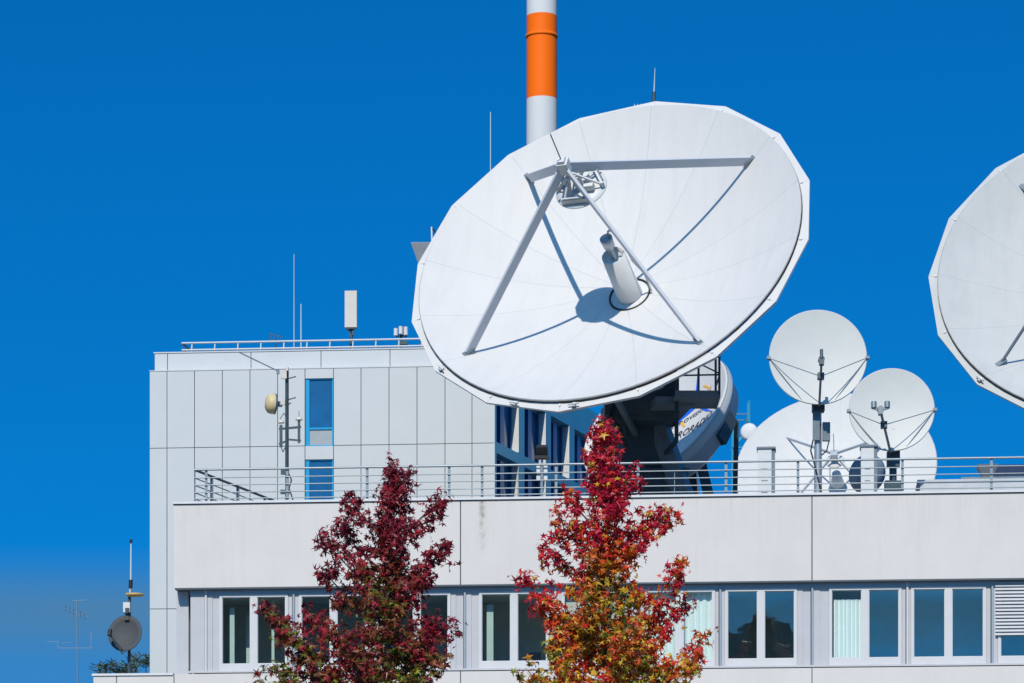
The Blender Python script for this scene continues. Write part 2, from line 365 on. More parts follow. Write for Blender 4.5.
# bays
bays = [(205.7, 293.4, 219.5, 288), (293.4, 379, 299, 368), (379, 464.5, 383, 450.5), (464.5, 555, 479, 549), (555, 638, 561.5, 631.5),
        (638, 720, 645, 715), (720, 812, 725, 797), (812, 907, 829, 901.5), (907, 992, 911, 986), (992, 1079, 998, 1070), (1079, 1165, 1084, 1155)]
zt_w = ZB - .13; zb_w = ZS + .03
contents = {0: 'strips', 3: 'strip', 4: 'halfblind', 5: 'curtains', 7: 'left_curtain', 9: 'blinds', 10: 'blinds'}
wlabels = {5: 'window with pale curtains drawn across both panes', 7: 'window with a white curtain behind its left pane', 9: 'window half covered by a metal slat blind'}
for i, (j0, j1, f0, f1) in enumerate(bays):
    U0, U1, a, c = fu(j0, WV), fu(j1, WV), fu(f0, WV), fu(f1, WV)
    for pa, pb_ in ((U0 + .03, a - .004), (c + .004, U1 - .03)):
        if pb_ - pa < .02: continue
        b = MB(); w3 = pb_ - pa
        if w3 > .2:
            h3 = pa + w3 * .42; b.fbox(pa, h3, WV + .012, WV + .12, zb_w, zt_w); b.fbox(h3, pb_, WV + .03, WV + .12, zb_w, zt_w)
        else: b.fbox(pa, pb_, WV + .012, WV + .12, zb_w, zt_w)
        b.build('side_panel', 'winpanel', ofc)
    b = MB(); b.fbox(U0 - .012, U0 + .028, WV - .035, WV + .1, zb_w, ZB - .04); b.build('mullion', 'header' if i % 4 else 'winframe', ofc)
    fw = .055
    b = MB()
    z0, z1 = zb_w + .002, zt_w - .004
    b.fbox(a, a + fw, WV - .012, WV + .1, z0, z1); b.fbox(c - fw, c, WV - .012, WV + .1, z0, z1)
    b.fbox(a + fw, c - fw, WV - .012, WV + .1, z0, z0 + .145); b.fbox(a + fw, c - fw, WV - .012, WV + .1, z1 - .055, z1)
    mid = (a + c) / 2
    b.fbox(mid - .075, mid + .075, WV - .012, WV + .1, z0 + .145, z1 - .055)
    w = b.build('window', 'winframe', ofc)
    if i in wlabels: w['label'] = wlabels[i]
    for (p0, p1) in ((a + fw, mid - .075), (mid + .075, c - fw)):
        bb = MB(); g = .012; Zb, Zt_ = z0 + .145, z1 - .055
        bb.fbox(p0, p0 + g, WV + .01, WV + .08, Zb, Zt_); bb.fbox(p1 - g, p1, WV + .01, WV + .08, Zb, Zt_)
        bb.fbox(p0 + g, p1 - g, WV + .01, WV + .08, Zb, Zb + g); bb.fbox(p0 + g, p1 - g, WV + .01, WV + .08, Zt_ - g, Zt_)
        bb.build('sash', 'winframe', w)
        bb = MB(); bb.add([fp(x, WV + .045, z) for x, z in ((p0, Zb), (p1, Zb), (p1, Zt_), (p0, Zt_))], [(0, 1, 2, 3)])
        clear = i in (0, 3, 5, 4) or (i == 7 and p0 < mid)
        bb.build('pane', 'glass_clear' if clear else 'glass', w)
    def drape(u0, u1, zt, zb, folds, v=WV + .17, amp=.02):
        bb = MB(); n = folds * 8; vs = []
        for q in range(n + 1):
            uu = u0 + (u1 - u0) * q / n; vv = v + amp * math.sin(q * math.pi / 4 + .6 * math.sin(q * .31))
            vs += [fp(uu, vv, zt + (.012 * math.sin(q * math.pi / 4))), fp(uu, vv, zb)]
        bb.add(vs, [(2 * q, 2 * q + 1, 2 * q + 3, 2 * q + 2) for q in range(n)], 0, True)
        return bb
    k = contents.get(i)
    Zb, Zt_ = z0 + .1, z1 - .03
    if k == 'curtains':
        drape(a + .05, c - .05, Zt_, Zb, 10).build('curtain', 'curtain', w)
    elif k == 'left_curtain':
        drape(a + .1, mid - .05, Zt_ - .2, Zb, 7, amp=.03).build('curtain', 'curtain', w)
    elif k == 'halfblind':
        drape(a + .05, c - .05, Zt_, Zt_ - .55, 3, amp=.003).build('roller_blind', 'cream', w)
    elif k == 'strip':
        bb = MB(); bb.fbox(a + .13, a + .27, WV + .35, WV + .40, Zb, Zt_ - .2); bb.build('curtain', 'roomlight', w)
        bb = MB(); bb.fbox(mid + .2, mid + .42, 1.8, 2.0, Zb, Zb + .42); bb.build('cabinet', 'joint_and_shade', w)
    elif k == 'strips':
        bb = MB(); bb.fbox(a + .16, a + .26, WV + .35, WV + .4, Zb, Zt_ - .2); bb.fbox(a + .40, a + .58, 1.2, 1.25, Zb, Zt_ - .25)
        bb.fbox(mid + .28, mid + .34, .8, .85, Zb, Zt_); bb.build('curtain', 'roomlight', w)
    elif k == 'blinds':
        bb = MB(); z = zt_w + .14
        nsl = 17 if i == 9 else 22
        for q in range(nsl):
            zz = z - q * .072
            bb.hexa([fp(x, vv, zz + dz) for dz in (-.004, .004) for x, vv in ((a - .06, WV - .062), (c, WV - .062), (c, WV - .02), (a - .06, WV - .02))])
            bb.v[-8:] = [p + Z * (.028 if ii % 4 in (2, 3) else -.024) for ii, p in enumerate(bb.v[-8:])]
        bb.build('slat_blind', 'blind', w)
# sill ledge
b = MB(); b.fbox(fu(188.5, WV), UE, .10, WV + .02, ZS - .01, ZS + .028); b.build('window_sill', 'winpanel', ofc)
# room behind glass
b = MB(); u_ = fu(190, .6)
b.fbox(u_, UE, 2.6, 2.7, ZS, ZB); b.fbox(u_, UE, .5, 2.6, ZS - .02, ZS + .0); b.fbox(u_, UE, .5, 2.6, ZB - .06, ZB - .04)
b.fbox(u_ - .12, u_, .5, 2.6, ZS, ZB - .06)
for (j0, j1, f0, f1) in bays[1::2]:
    uu = fu(j0, .6); b.fbox(uu - .05, uu + .05, .62, 2.6, ZS, ZB - .06)
b.build('room', 'room', ofc)
# lower storeys (out of frame except the first band)
UL = fu(93, 0)
jl = [UL, fu(116.5, 0), fu(174, 0), joints[1], joints[2], joints[3], UE]
for lvl, zt in enumerate((ZL - .03, ZL - .03 - 3.45, ZL - .03 - 6.9)):
    ztt = zt if lvl else None
    zb = zt - 1.62
    for a, c in zip(jl, jl[1:]):
        top = zt if a < -.05 or lvl else ZS - .045
        b = MB(); b.fbox(a + .01, c - .01, 0, .3, zb, top); b.build('spandrel_panel', 'concrete', ofc)
    b = MB(); b.fbox(UL + .02, UE, .04, .28, zb + .01, min(zt, ZS - .05) - .01); b.build('panel_joint_backing', 'joint_and_shade', ofc)
    zz = max(zb - 1.83, 0)
    b = MB(); b.fbox(UL + .3, UE, .26, .30, zz, zb); b.build('ribbon_glazing', 'blueglass', ofc)
    b = MB()
    uu = UL + .3
    while uu < UE: b.fbox(uu, uu + .12, .2, .26, zz, zb); uu += 1.8
    b.build('window_post', 'winframe', ofc)
b = MB(); b.fbox(UL - .02, -.02, -.03, .34, ZL - .03, ZL + .015); b.build('coping', 'coping', ofc)
b = MB(); b.fbox(UL, 10, .32, 9, ZL - .5, ZL - .2); b.build('lower_terrace', 'roof', ofc)
b = MB(); b.fbox(UL, UL + .3, .3, 9, 0, ZL - .05); b.fbox(UE - .3, UE, .3, 38, 0, ZT - .05); b.build('end_wall', 'concrete', ofc)
b = MB(); b.fbox(UL + .3, UE - .3, 37.7, 38, 0, ZT - .05); b.build('rear_wall', 'concrete', ofc)
b = MB(); b.fbox(fu(190, .6), fu(190, .6) + .25, .62, 8, ZL - .3, ZB); b.build('side_wall', 'clad', ofc)

# ================================================================== TALL PALE BUILDING (back left) AND ITS BLUE WING
LV = 15.5
tall = thing('clad_building', fp(fu(150, LV), LV, 0), 'taller pale building clad in smooth panels with blue windows, behind the terrace', 'building')
La, Lb = fu(149.5, LV), fu(495, LV)
zMain = uz(150, 371.5, LV)[1]; zH1 = uz(150, 448.3, LV)[1]; zH2 = uz(150, 609, LV)[1]
seams = [La] + [fu(x, LV) for x in (167, 194.5, 222.3, 250, 277.6, 305, 333.5, 361, 389, 417, 445, 472)] + [Lb]
zs = [0, 1.0, zH2 - 3.45, zH2, zH1, zMain]
W1 = (uz(305, 447, LV)[1], uz(305, 378.5, LV)[1]); W2 = (uz(305, 520, LV)[1], uz(305, 459.5, LV)[1])
g = .009
b = MB()
for j in range(len(seams) - 1):
    for k in range(len(zs) - 1):
        x0, x1, z0, z1 = seams[j] + g, seams[j + 1] - g, zs[k] + g, zs[k + 1] - g
        if j == 6 and k == 4: b.fbox(x0, x1, LV, LV + .12, W1[1] + .0, z1)
        elif j == 6 and k == 3:
            b.fbox(x0, x1, LV, LV + .12, W2[1], z1); b.fbox(x0, x1, LV, LV + .12, z0, W2[0])
        else: b.fbox(x0, x1, LV, LV + .12, z0, z1)
b.build('cladding', 'clad', tall)
b = MB()
b.fbox(La + .01, seams[6], LV + .05, LV + .11, 0, zMain - .01); b.fbox(seams[7], Lb - .01, LV + .05, LV + .11, 0, zMain - .01)
b.fbox(seams[6], seams[7], LV + .05, LV + .11, W2[1], W1[0]); b.build('seam_backing', 'joint_and_shade', tall)
# upper band, set back
zU = uz(155, 353.5, LV + .3)[1]; Ua = fu(154.5, LV + .3)
useam = [Ua] + [fu(x, LV + .3) for x in (167.5, 251, 321, 390, 460)] + [Lb + .05]
b = MB()
for x0, x1 in zip(useam, useam[1:]): b.fbox(x0 + g, x1 - g, LV + .3, LV + .45, zMain - .4, zU)
b.build('attic_panel', 'clad', tall)
b = MB(); b.fbox(Ua + .02, Lb, LV + .36, LV + .44, zMain - .3, zU - .02); b.build('seam_backing', 'joint_and_shade', tall)
b = MB(); b.fbox(La, Lb, LV - .01, LV + .32, zMain, zMain + .025); b.fbox(Ua - .02, Lb, LV + .28, LV + .6, zU, zU + .03); b.build('coping', 'clad', tall)
# windows on the front
for (z0, z1), lab in ((W1, 'upper blue framed window with grey infill below the glass'), (W2, 'lower blue framed window behind the terrace railing')):
    x0, x1 = seams[6] + .01, seams[7] - .01
    b = MB(); t = .05
    b.fbox(x0, x0 + .10, LV + .03, LV + .12, z0, z1); b.fbox(x1 - .03, x1, LV + .03, LV + .12, z0, z1)
    b.fbox(x0 + .1, x1 - .03, LV + .03, LV + .12, z0, z0 + t); b.fbox(x0 + .1, x1 - .03, LV + .03, LV + .12, z1 - .03, z1)
    zi = z0 + .45
    b.fbox(x0 + .1, x1 - .03, LV + .03, LV + .12, zi, zi + .05)
    w = b.build('window', 'blueframe', tall); w['label'] = lab
    b = MB(); b.fbox(x0 + .1, x1 - .03, LV + .06, LV + .08, zi + .05, z1 - .03); b.build('pane', 'bluemid', w)
    b = MB(); b.fbox(x0 + .1, x1 - .03, LV + .06, LV + .09, z0 + t, zi); b.build('infill_panel', 'infill', w)
# blue wing wall along Wd
C0 = fp(Lb, LV, 0)
wlen = 8.7
def wp(s, d, z): return C0 + Wd * s + Wn * d + Vector((0, 0, z))
def wbox(bb, s0, s1, d0, d1, z0, z1, mi=0):
    return bb.hexa([wp(s, d, z) for z in (z0, z1) for s, d in ((s0, d0), (s0, d1), (s1, d1), (s1, d0))], mi)
zw_top = zMain + .3
rows = [(ZR - 6.5, ZR - 4.2), (ZR - 3.0, ZR - .75), (ZR + .1, uz(497, 452, LV)[1]), (uz(497, 441, LV)[1], uz(497, 384, LV)[1])]
# window spans (s0,s1)
spans = [(.15, 1.75), (2.35, 3.95), (4.55, 5.0), (5.15, 6.9), (7.6, 9.2), (9.9, 11.9)]
def s_at(px):
    k = (px - 512) / F; return (k * C0.y - C0.x) / (Wd.x - k * Wd.y)
spans = [(s_at(a), s_at(c)) for a, c in ((496.5, 518.5), (524.5, 545.5), (551, 569), (574.5, 593))]
b = MB(); prevz = 0
for (z0, z1) in rows:
    wbox(b, 0, wlen, -.3, 0, prevz, z0); prevz = z1
wbox(b, 0, wlen, -.3, 0, prevz, zw_top)
for (z0, z1) in rows:
    e = 0
    for (s0, s1) in spans: wbox(b, e, s0, -.3, 0, z0, z1); e = s1
    wbox(b, e, wlen, -.3, 0, z0, z1)
b.build('wing_wall', 'bluewall', tall)
for (z0, z1) in rows[1:]:
    for q, (s0, s1) in enumerate(spans):
        b = MB(); d0, d1 = -.28, -.18
        wbox(b, s0, s0 + .08, d0, d1, z0, z1); wbox(b, s1 - .1, s1 - .02, d0, d1, z0, z1)
        wbox(b, s0 + .08, s1 - .1, d0, d1, z0, z0 + .07); wbox(b, s0 + .08, s1 - .1, d0, d1, z1 - .07, z1)
        m_ = s0 + (s1 - s0) * .42; wbox(b, m_, m_ + .3, d0, d1 + .03, z0 + .07, z1 - .07)
        w = b.build('wing_window', 'bluemid', tall)
        b = MB(); wbox(b, s1 - .012, s1 - .002, -.29, .012, z0 + .02, z1 - .02); b.build('reveal', 'white_metal', w)
        b = MB(); wbox(b, s0 + .08, m_, -.25, -.23, z0 + .07, z1 - .07); wbox(b, m_ + .3, s1 - .1, -.25, -.23, z0 + .07, z1 - .07)
        b.build('pane', 'blueglass', w)
# rest of the volume: end, back and roof
E1 = wp(wlen, -.3, 0); Lc = fp(La, 22, 0)
b = MB()
def wallseg(bb, p, q, z0, z1, t=.3):
    bb.bar(Vector((p.x, p.y, (z0 + z1) / 2)), Vector((q.x, q.y, (z0 + z1) / 2)), t, z1 - z0)
wallseg(b, fp(La + .15, LV + .14, 0), fp(La + .15, 25.5, 0), 0, zMain); wallseg(b, fp(La, 25.6, 0), E1, 0, zMain)
b.build('rear_wall', 'clad', tall)
b = MB(); pts = [fp(La + .05, LV + .14, 0), wp(0.1, -.02, 0), wp(wlen - .02, -.02, 0), fp(La + .05, 25.5, 0)]
b.hexa([p + Z * z for z in (zMain - .35, zMain - .05) for p in pts]); b.build('roof', 'roof', tall)
# upper storey volume behind attic band
b = MB(); b.fbox(Ua + .1, Lb - .3, LV + .46, LV + 8, zMain - .3, zU - .1); b.build('attic_roof', 'roof', tall)

# ------------------------------------------------------------------ railings
def railing(name, label, pts_rails, posts, r_top, parent_loc):
    t = thing(name, parent_loc, label, 'railing')
    return t
t = thing('terrace_railing', fp(0, .48, ZR), 'long galvanised railing with horizontal bars along the front of the roof terrace', 'railing')
RV = .48
zr = [uz(195, y, RV)[1] for y in (469.8, 478, 485.3, 492.7, 499.0)]
uA, uB = fu(194.5, RV), UE - .5
for i, z in enumerate(zr):
    b = MB(); b.tube(fp(uA, RV, z), fp(uB, RV, z), .024 if i == 0 else .012, n=8); b.build('rail', 'rail', t)
for x in (206, 287, 367, 449, 482, 556, 638, 726, 798, 902.5, 991.5, 1078, 1165, 1250):
    u = fu(x, RV); b = MB(); b.box(fp(u, RV + .03, (ZR + zr[0]) / 2), .055, .02, zr[0] - ZR - .02, (U, V, Z)); b.box(fp(u, RV + .03, ZT + .02), .12, .1, .012, (U, V, Z))
    b.build('post', 'rail', t)
for x in (194.8, 518, 540.5, 674.5, 830):
    u = fu(x, RV); b = MB(); b.tube(fp(u, RV + .03, ZR), fp(u, RV + .03, zr[0] - (.16 if x > 600 else 0)), .011, n=6); b.build('thin_post', 'rail', t)
# side railing running back along the slanted side
t = thing('side_railing', fp(uA, RV, ZR), 'dark side railing running back from the left end of the terrace', 'railing')
P0 = fp(uA, RV, 0)
slen = 6.2
for i, z in enumerate(zr):
    b = MB(); b.tube(P0 + Z * z + Wd * .05, P0 + Z * z + Wd * slen, .03 if i == 0 else .014, n=8); b.build('rail', 'steel_dark' if i == 0 else 'rail', t)
for s in (.9, 2.3, 3.8, 5.4):
    b = MB(); b.box(P0 + Wd * s + Z * (ZR + zr[0]) / 2, .06, .03, zr[0] - ZR - .03, (Wn, Wd, Z)); b.build('post', 'steel_mid', t)

# roof guard rail of the tall building
RG = LV + 1.2
t = thing('roof_guard_rail', fp(fu(182, RG), RG, zU), 'pale guard rail on the roof of the taller building', 'railing')
g0, g1 = fu(182, RG), fu(470, RG)
ztop = uz(182, 343.2, RG)[1]; zmid = uz(182, 350.2, RG)[1]
for z in (ztop, zmid):
    b = MB(); b.tube(fp(g0, RG, z), fp(g1, RG, z), .026, n=8); b.build('rail', 'clad', t)
for k in range(13):
    x = 190.5 + 23 * k; u = fu(x, RG)
    b = MB(); b.bar(fp(u, RG + .02, zU - .15), fp(u + .04, RG + .02, ztop - .02), .05, .03); b.build('post', 'clad', t)
b = MB(); b.bar(fp(g0, RG, ztop), fp(g0 + .12, RG + 2.5, ztop), .05, .05); b.bar(fp(g0, RG, ztop - .15), fp(g0 + .12, RG + 2.5, ztop - .15), .03, .03); b.build('return_rail', 'steel_mid', t)

# ================================================================== LARGE SATELLITE DISHES
def big_dish(name, label, c, az, el, roll, base, dmat, tower=True, sw=(.075, .21, 'strut')):
    root = thing(name, base, label, 'satellite dish')
    mt = orient(c, az, el); mi = Matrix
    def L(x, y, z): return mt @ Vector((x, y, z))
    Ri, hi, hv = 4.58, .13, -1.12
    Fq = Ri * Ri / (4 * (hi - hv))
    def hp(r): return hv + r * r / (4 * Fq)
    # reflector front with thickness
    N = 96
    prof = [(0.001, hv)] + [(Ri * k / 22, hp(Ri * k / 22)) for k in range(1, 23)]
    b = MB(); b.lathe(prof, N)
    b.lathe([(Ri, hi), (Ri + .02, hi - .02), (Ri + .01, hi - .05)], N)
    b.lathe([(r, h - .07) for r, h in reversed(prof)], 48)
    b.build('reflector', dmat, root, mt)
    b = MB(); b.lathe([(Ri + .005, hi - .045), (Ri + .025, hi - .085), (Ri - .12, hi - .12)], N); b.build('edge_gap_ring', 'black', root, mt)  # black ring added to draw the dark gap behind the reflector edge
    # polygonal rim skirt
    Ro = 4.84; b = MB(); ph = roll
    def ring(prof, circ_first=False, flat=True):
        base_ = len(b.v)
        for j, (r, h, cf) in enumerate(prof):
            for i in range(16):
                for s in range(6):
                    t0 = ph + 2 * math.pi * (i + s / 6) / 16
                    if cf: rr = r
                    else:
                        half = math.pi / 16; tt = (s / 6) * 2 * half - half; rr = r * math.cos(half) / math.cos(tt)
                    b.v.append(Vector((rr * math.cos(t0), rr * math.sin(t0), h)))
        n = 96
        for j in range(len(prof) - 1):
            for i in range(n):
                k = (i + 1) % n
                b.f.append([base_ + j * n + i, base_ + j * n + k, base_ + (j + 1) * n + k, base_ + (j + 1) * n + i]); b.m.append(0); b.sm.append(False)
    ring([(Ri + .02, hi - .105, True), (Ro, .02, False), (Ro, -.03, False), (Ro - .06, -.10, False), (Ri - .1, -.13, True)])
    b.build('rim_skirt', dmat, root, mt)
    # rim brackets at the polygon corners
    for i in range(16):
        t0 = ph + 2 * math.pi * i / 16; e = Vector((math.cos(t0), math.sin(t0), 0)); tt = Vector((-e.y, e.x, 0))
        b = MB(); b.box(e * (Ri + .08) + Z * (hi - .10), .07, .045, .04, (e, tt, Z))
        b.build('rim_bracket', 'white_metal', root, mt)
    for ang in (-112 + 6, -136, -88):
        t0 = R(ang); e = Vector((math.cos(t0), math.sin(t0), 0)); tt = Vector((-e.y, e.x, 0))
        b = MB(); b.box(e * (Ri + .13) + Z * .07, .10, .07, .05, (e, tt, Z)); b.tube(e * (Ri + .13) - tt * .14 + Z * .09, e * (Ri + .14) + tt * .12 + Z * .12, .02, n=8)
        b.box(e * (Ri + .17) + Z * .06, .05, .10, .04, (e, tt, Z), 1)
        b.build('rim_lamp', ['white_metal', 'steel_mid'], root, mt)
    # backing structure
    b = MB()
    for i in range(16):
        t0 = ph + 2 * math.pi * (i + .5) / 16; e = Vector((math.cos(t0), math.sin(t0), 0)); tt = Vector((-e.y, e.x, 0))
        for r0, r1 in ((1.1, 2.0), (2.0, 2.9), (2.9, 3.7), (3.7, 4.45)):
            lo = lambda r: -2.0 + (r - 1.1) / 3.35 * (hp(4.45) - .25 + 2.0)
            vs = [e * r + Z * h + tt * s_ for s_ in (-.03, .03) for r, h in ((r0, hp(r0) - .12), (r1, hp(r1) - .12), (r1, lo(r1)), (r0, lo(r0)))]
            b.hexa(vs)
    b.lathe([(1.15, hp(1.1) - .12), (1.15, -2.1), (0.01, -2.1)], 32)
    b.build('back_ribs', 'steel_mid', root, mt)
    # hub ring and feed tube (a little off centre)
    ox, oy = .24, -.31
    off = Matrix.Translation((ox, oy, 0))
    b = MB(); b.lathe([(.46, hp(.45) + .012), (.46, hp(.45) + .05), (.50, hp(.45) + .05), (.50, hp(.45) + .012)], 48, off); b.build('hub_ring', 'black', root, mt)
    b = MB(); b.lathe([(.46, hp(.45) + .02), (.0, hp(.45) + .035)], 40, off); b.build('hub_plate', 'white_metal', root, mt)
    ht = hv + 1.32
    b = MB(); b.lathe([(.30, hv + .05), (.27, ht), (.25, ht), (.24, ht - .12), (.02, ht - .14)], 36, off)
    b.build('feed_tube', 'white_metal', root, mt)
    b = MB(); b.lathe([(.06, ht - .15), (.07, ht + .18), (.13, ht + .26), (.15, ht + .52), (.13, ht + .53), (.11, ht + .42), (.01, ht + .42)], 24, Matrix.Translation((ox - .01, oy + .02, 0)))
    b.build('feed_horn', 'galv', root, mt)
    b = MB(); pp = [Vector((ox + .02, oy + .05, ht + .5)), Vector((ox + .05, oy + .15, ht + .62)), Vector((ox + .18, oy + .2, ht + .55)), Vector((ox + .30, oy + .12, ht + .15)), Vector((ox + .36, oy + .1, ht - .35)), Vector((ox + .5, oy + .12, ht - .75)), Vector((ox + .55, oy + .0, hv + .1))]
    b.path(pp, .025, 8); b.build('waveguide', 'galv', root, mt)
    # quadripod
    apex = Vector((-.17, -.03, 2.72))
    for ang in (221.4, 313.0, 43.2, 132.5):
        e = Vector((math.cos(R(ang)), math.sin(R(ang)), 0)); foot = e * 3.94 + Z * (hp(3.94) + .02)
        b = MB(); axial = Z
        b.bar(apex + e * .1 - Z * .05, foot, sw[0] * .85, sw[1], axial)
        s_ = b.build('strut', sw[2], root, mt)
        b = MB(); b.box(foot + Z * .02, .3, .12, .06, (e, Vector((-e.y, e.x, 0)), Z)); b.build('strut_foot', 'steel_mid', s_, mt)
    b = MB(); b.box(apex + Vector((0, 0, .02)), .26, .24, .3); b.box(apex + Vector((.0, .0, .2)), .17, .17, .08); b.build('apex_box', 'white_metal', root, mt)
    b = MB(); b.tube(apex + Vector((.0, 0, .2)), apex + Vector((-.02, .05, .95)), .014, n=6); b.build('lightning_rod', 'steel_mid', root, mt)
    # subreflector and its cradle
    hs = 1.98
    b = MB(); b.lathe([(.001, hs - .16), (.3, hs - .11), (.5, hs - .04), (.60, hs + .0), (.60, hs + .03), (.3, hs + .04), (.001, hs + .05)], 40); sub = b.build('subreflector', 'white_metal', root, mt)
    b = MB(); ap = Vector((-.1, -.02, 2.55))
    for ang in (30, 150, 270):
        e = Vector((math.cos(R(ang)), math.sin(R(ang)), 0)); tt = Vector((-e.y, e.x, 0))
        b.bar(e * .46 - tt * .34 + Z * (hs + .13), e * .46 + tt * .34 + Z * (hs + .13), .07, .13, Z)
        b.bar(e * .44 - tt * .28 + Z * (hs + .12), ap, .04, .04); b.bar(e * .44 + tt * .28 + Z * (hs + .12), ap, .04, .04)
    b.build('cradle', 'white_metal', sub, mt)
    b = MB(); b.tube((0, 0, hs + .05), (-.03, 0, hs + .42), .11, n=16); b.tube((.18, .12, hs + .1), (.18, .12, hs + .34), .07, n=12)
    b.tube((-.2, -.2, hs + .08), (-.14, -.12, hs + .5), .045, n=8); b.box((.25, -.1, hs + .16), .22, .12, .14)
    b.build('actuator', 'white_metal', sub, mt)
    b = MB()
    for ang in (30, 150, 270):
        e = Vector((math.cos(R(ang)), math.sin(R(ang)), 0)); tt = Vector((-e.y, e.x, 0))
        b.bar(e * .50 - tt * .3 + Z * (hs + .21), e * .50 + tt * .3 + Z * (hs + .21), .03, .03)
    b.box((.02, .22, hs + .22), .12, .1, .1); b.box((-.26, .02, hs + .2), .08, .1, .12); b.build('junction_box', 'steel_mid', sub, mt)
    # mount
    hub = L(0, 0, -2.0)
    bz = base.z
    b = MB(); q = Vector((base.x, base.y, 0))
    # four sided tapering pedestal
    def quad(cx, cy, z, wx, wy): return [Vector((cx + a_ * wx, cy + b_ * wy, z)) for a_, b_ in ((-1, -1), (1, -1), (1, 1), (-1, 1))]
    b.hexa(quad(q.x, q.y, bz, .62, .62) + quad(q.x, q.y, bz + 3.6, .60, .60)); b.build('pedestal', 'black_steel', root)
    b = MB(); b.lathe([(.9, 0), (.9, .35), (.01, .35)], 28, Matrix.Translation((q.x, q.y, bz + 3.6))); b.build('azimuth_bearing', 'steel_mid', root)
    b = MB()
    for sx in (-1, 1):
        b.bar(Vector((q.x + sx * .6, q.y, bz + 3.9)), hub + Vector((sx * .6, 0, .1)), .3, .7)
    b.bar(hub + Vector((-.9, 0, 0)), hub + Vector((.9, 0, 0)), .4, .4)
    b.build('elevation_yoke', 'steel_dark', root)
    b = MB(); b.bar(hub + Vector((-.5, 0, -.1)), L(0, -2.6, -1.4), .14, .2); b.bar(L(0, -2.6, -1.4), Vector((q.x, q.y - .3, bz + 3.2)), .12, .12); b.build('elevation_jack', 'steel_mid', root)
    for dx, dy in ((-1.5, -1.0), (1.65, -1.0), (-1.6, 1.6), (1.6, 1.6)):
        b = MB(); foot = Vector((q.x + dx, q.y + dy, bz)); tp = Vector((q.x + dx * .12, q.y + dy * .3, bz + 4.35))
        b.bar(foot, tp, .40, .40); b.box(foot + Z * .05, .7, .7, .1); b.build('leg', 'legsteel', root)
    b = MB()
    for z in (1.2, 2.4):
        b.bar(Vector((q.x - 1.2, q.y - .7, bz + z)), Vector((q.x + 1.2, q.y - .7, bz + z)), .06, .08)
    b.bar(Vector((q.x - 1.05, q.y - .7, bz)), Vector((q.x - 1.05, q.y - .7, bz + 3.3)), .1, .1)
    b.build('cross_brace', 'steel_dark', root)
    # access platform
    if tower:
        pc = at(696, 401, c.y + 1.2); px_, py_, pz = pc
        b = MB(); b.box((px_, py_, pz), 1.05, 1.5, .08); b.box((px_, py_ - .73, pz + .02), 1.05, .05, .16); b.box((px_ + .5, py_, pz + .02), .05, 1.4, .16)
        b.bar(Vector((px_ - .5, py_, pz)), Vector((q.x + .5, q.y, pz)), .9, .2)
        pl = b.build('access_platform', 'steel_mid', root)
        b = MB()
        for xx, yy in ((-.5, -.72), (.5, -.72), (.5, .7), (0.02, -.72)):
            b.bar(Vector((px_ + xx, py_ + yy, pz)), Vector((px_ + xx, py_ + yy, pz + (1.15 if xx > .1 else .75))), .055 if xx < .4 else .10, .05)
        for z in (.45,):
            b.bar(Vector((px_ - .5, py_ - .72, pz + z)), Vector((px_ + .5, py_ - .72, pz + z + .02)), .03, .035); b.bar(Vector((px_ + .5, py_ - .72, pz + z)), Vector((px_ + .5, py_ + .7, pz + z)), .03, .035)
        b.bar(Vector((px_ + .5, py_ - .72, pz + .5)), Vector((px_ + .05, py_ - .72, pz + .72)), .025, .03)
        b.build('guard_rail', 'steel_dark', pl)
        b = MB(); pq = at(676.5, 441, c.y + 1.0); b.bar(pq, Vector((pq.x, pq.y, pz - .05)), .09, .09); b.bar(pq, Vector((q.x + .55, q.y, pq.z)), .07, .09); b.build('platform_post', 'black_steel', root)
        b = MB(); hc = at(641, 397, 80.4); b.box(hc, 1.75, 1.1, 1.0); b.box(hc - Z * .56, 1.5, .9, .12); b.bar(hc + Z * .3, hub, .5, .5); b.build('hub_cabin', 'steel_dark', root)
        b = MB(); b.path([hc + Vector((-.6, -.6, -.2)), hc + Vector((-.75, -.65, -.6)), hc + Vector((-.5, -.6, -.9)), hc + Vector((-.35, -.3, -1.3))], .05, 8); b.build('cable_loop', 'black', root)
        b = MB(); b.hexa([L(-.4, -4.55, -.14), L(2.2, -4.05, -.14), L(2.0, -3.6, -.4), L(-.4, -4.0, -.4), L(-.3, -4.35, -.55), L(1.9, -3.9, -.5), L(1.7, -3.5, -.75), L(-.3, -3.9, -.75)])
        b.build('rear_beam', 'steel_mid', root)
    return root, mt

c1 = at(608.46, 252.5, 78)
big_dish('satellite_dish', 'huge white parabolic dish with faceted rim and four struts, in front of the striped chimney', c1, R(-22.59), R(32.1), R(87.57 - 11.25 + 11.25),
         Vector((at(638, 0, 81.3).x, 81.3, ZR)), 'dish_white')
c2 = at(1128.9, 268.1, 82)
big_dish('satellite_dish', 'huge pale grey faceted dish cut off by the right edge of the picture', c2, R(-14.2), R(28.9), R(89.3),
         Vector((c2.x + .9, 85.2, ZR)), 'dish_grey', tower=False, sw=(.055, .07, 'steel_mid'))

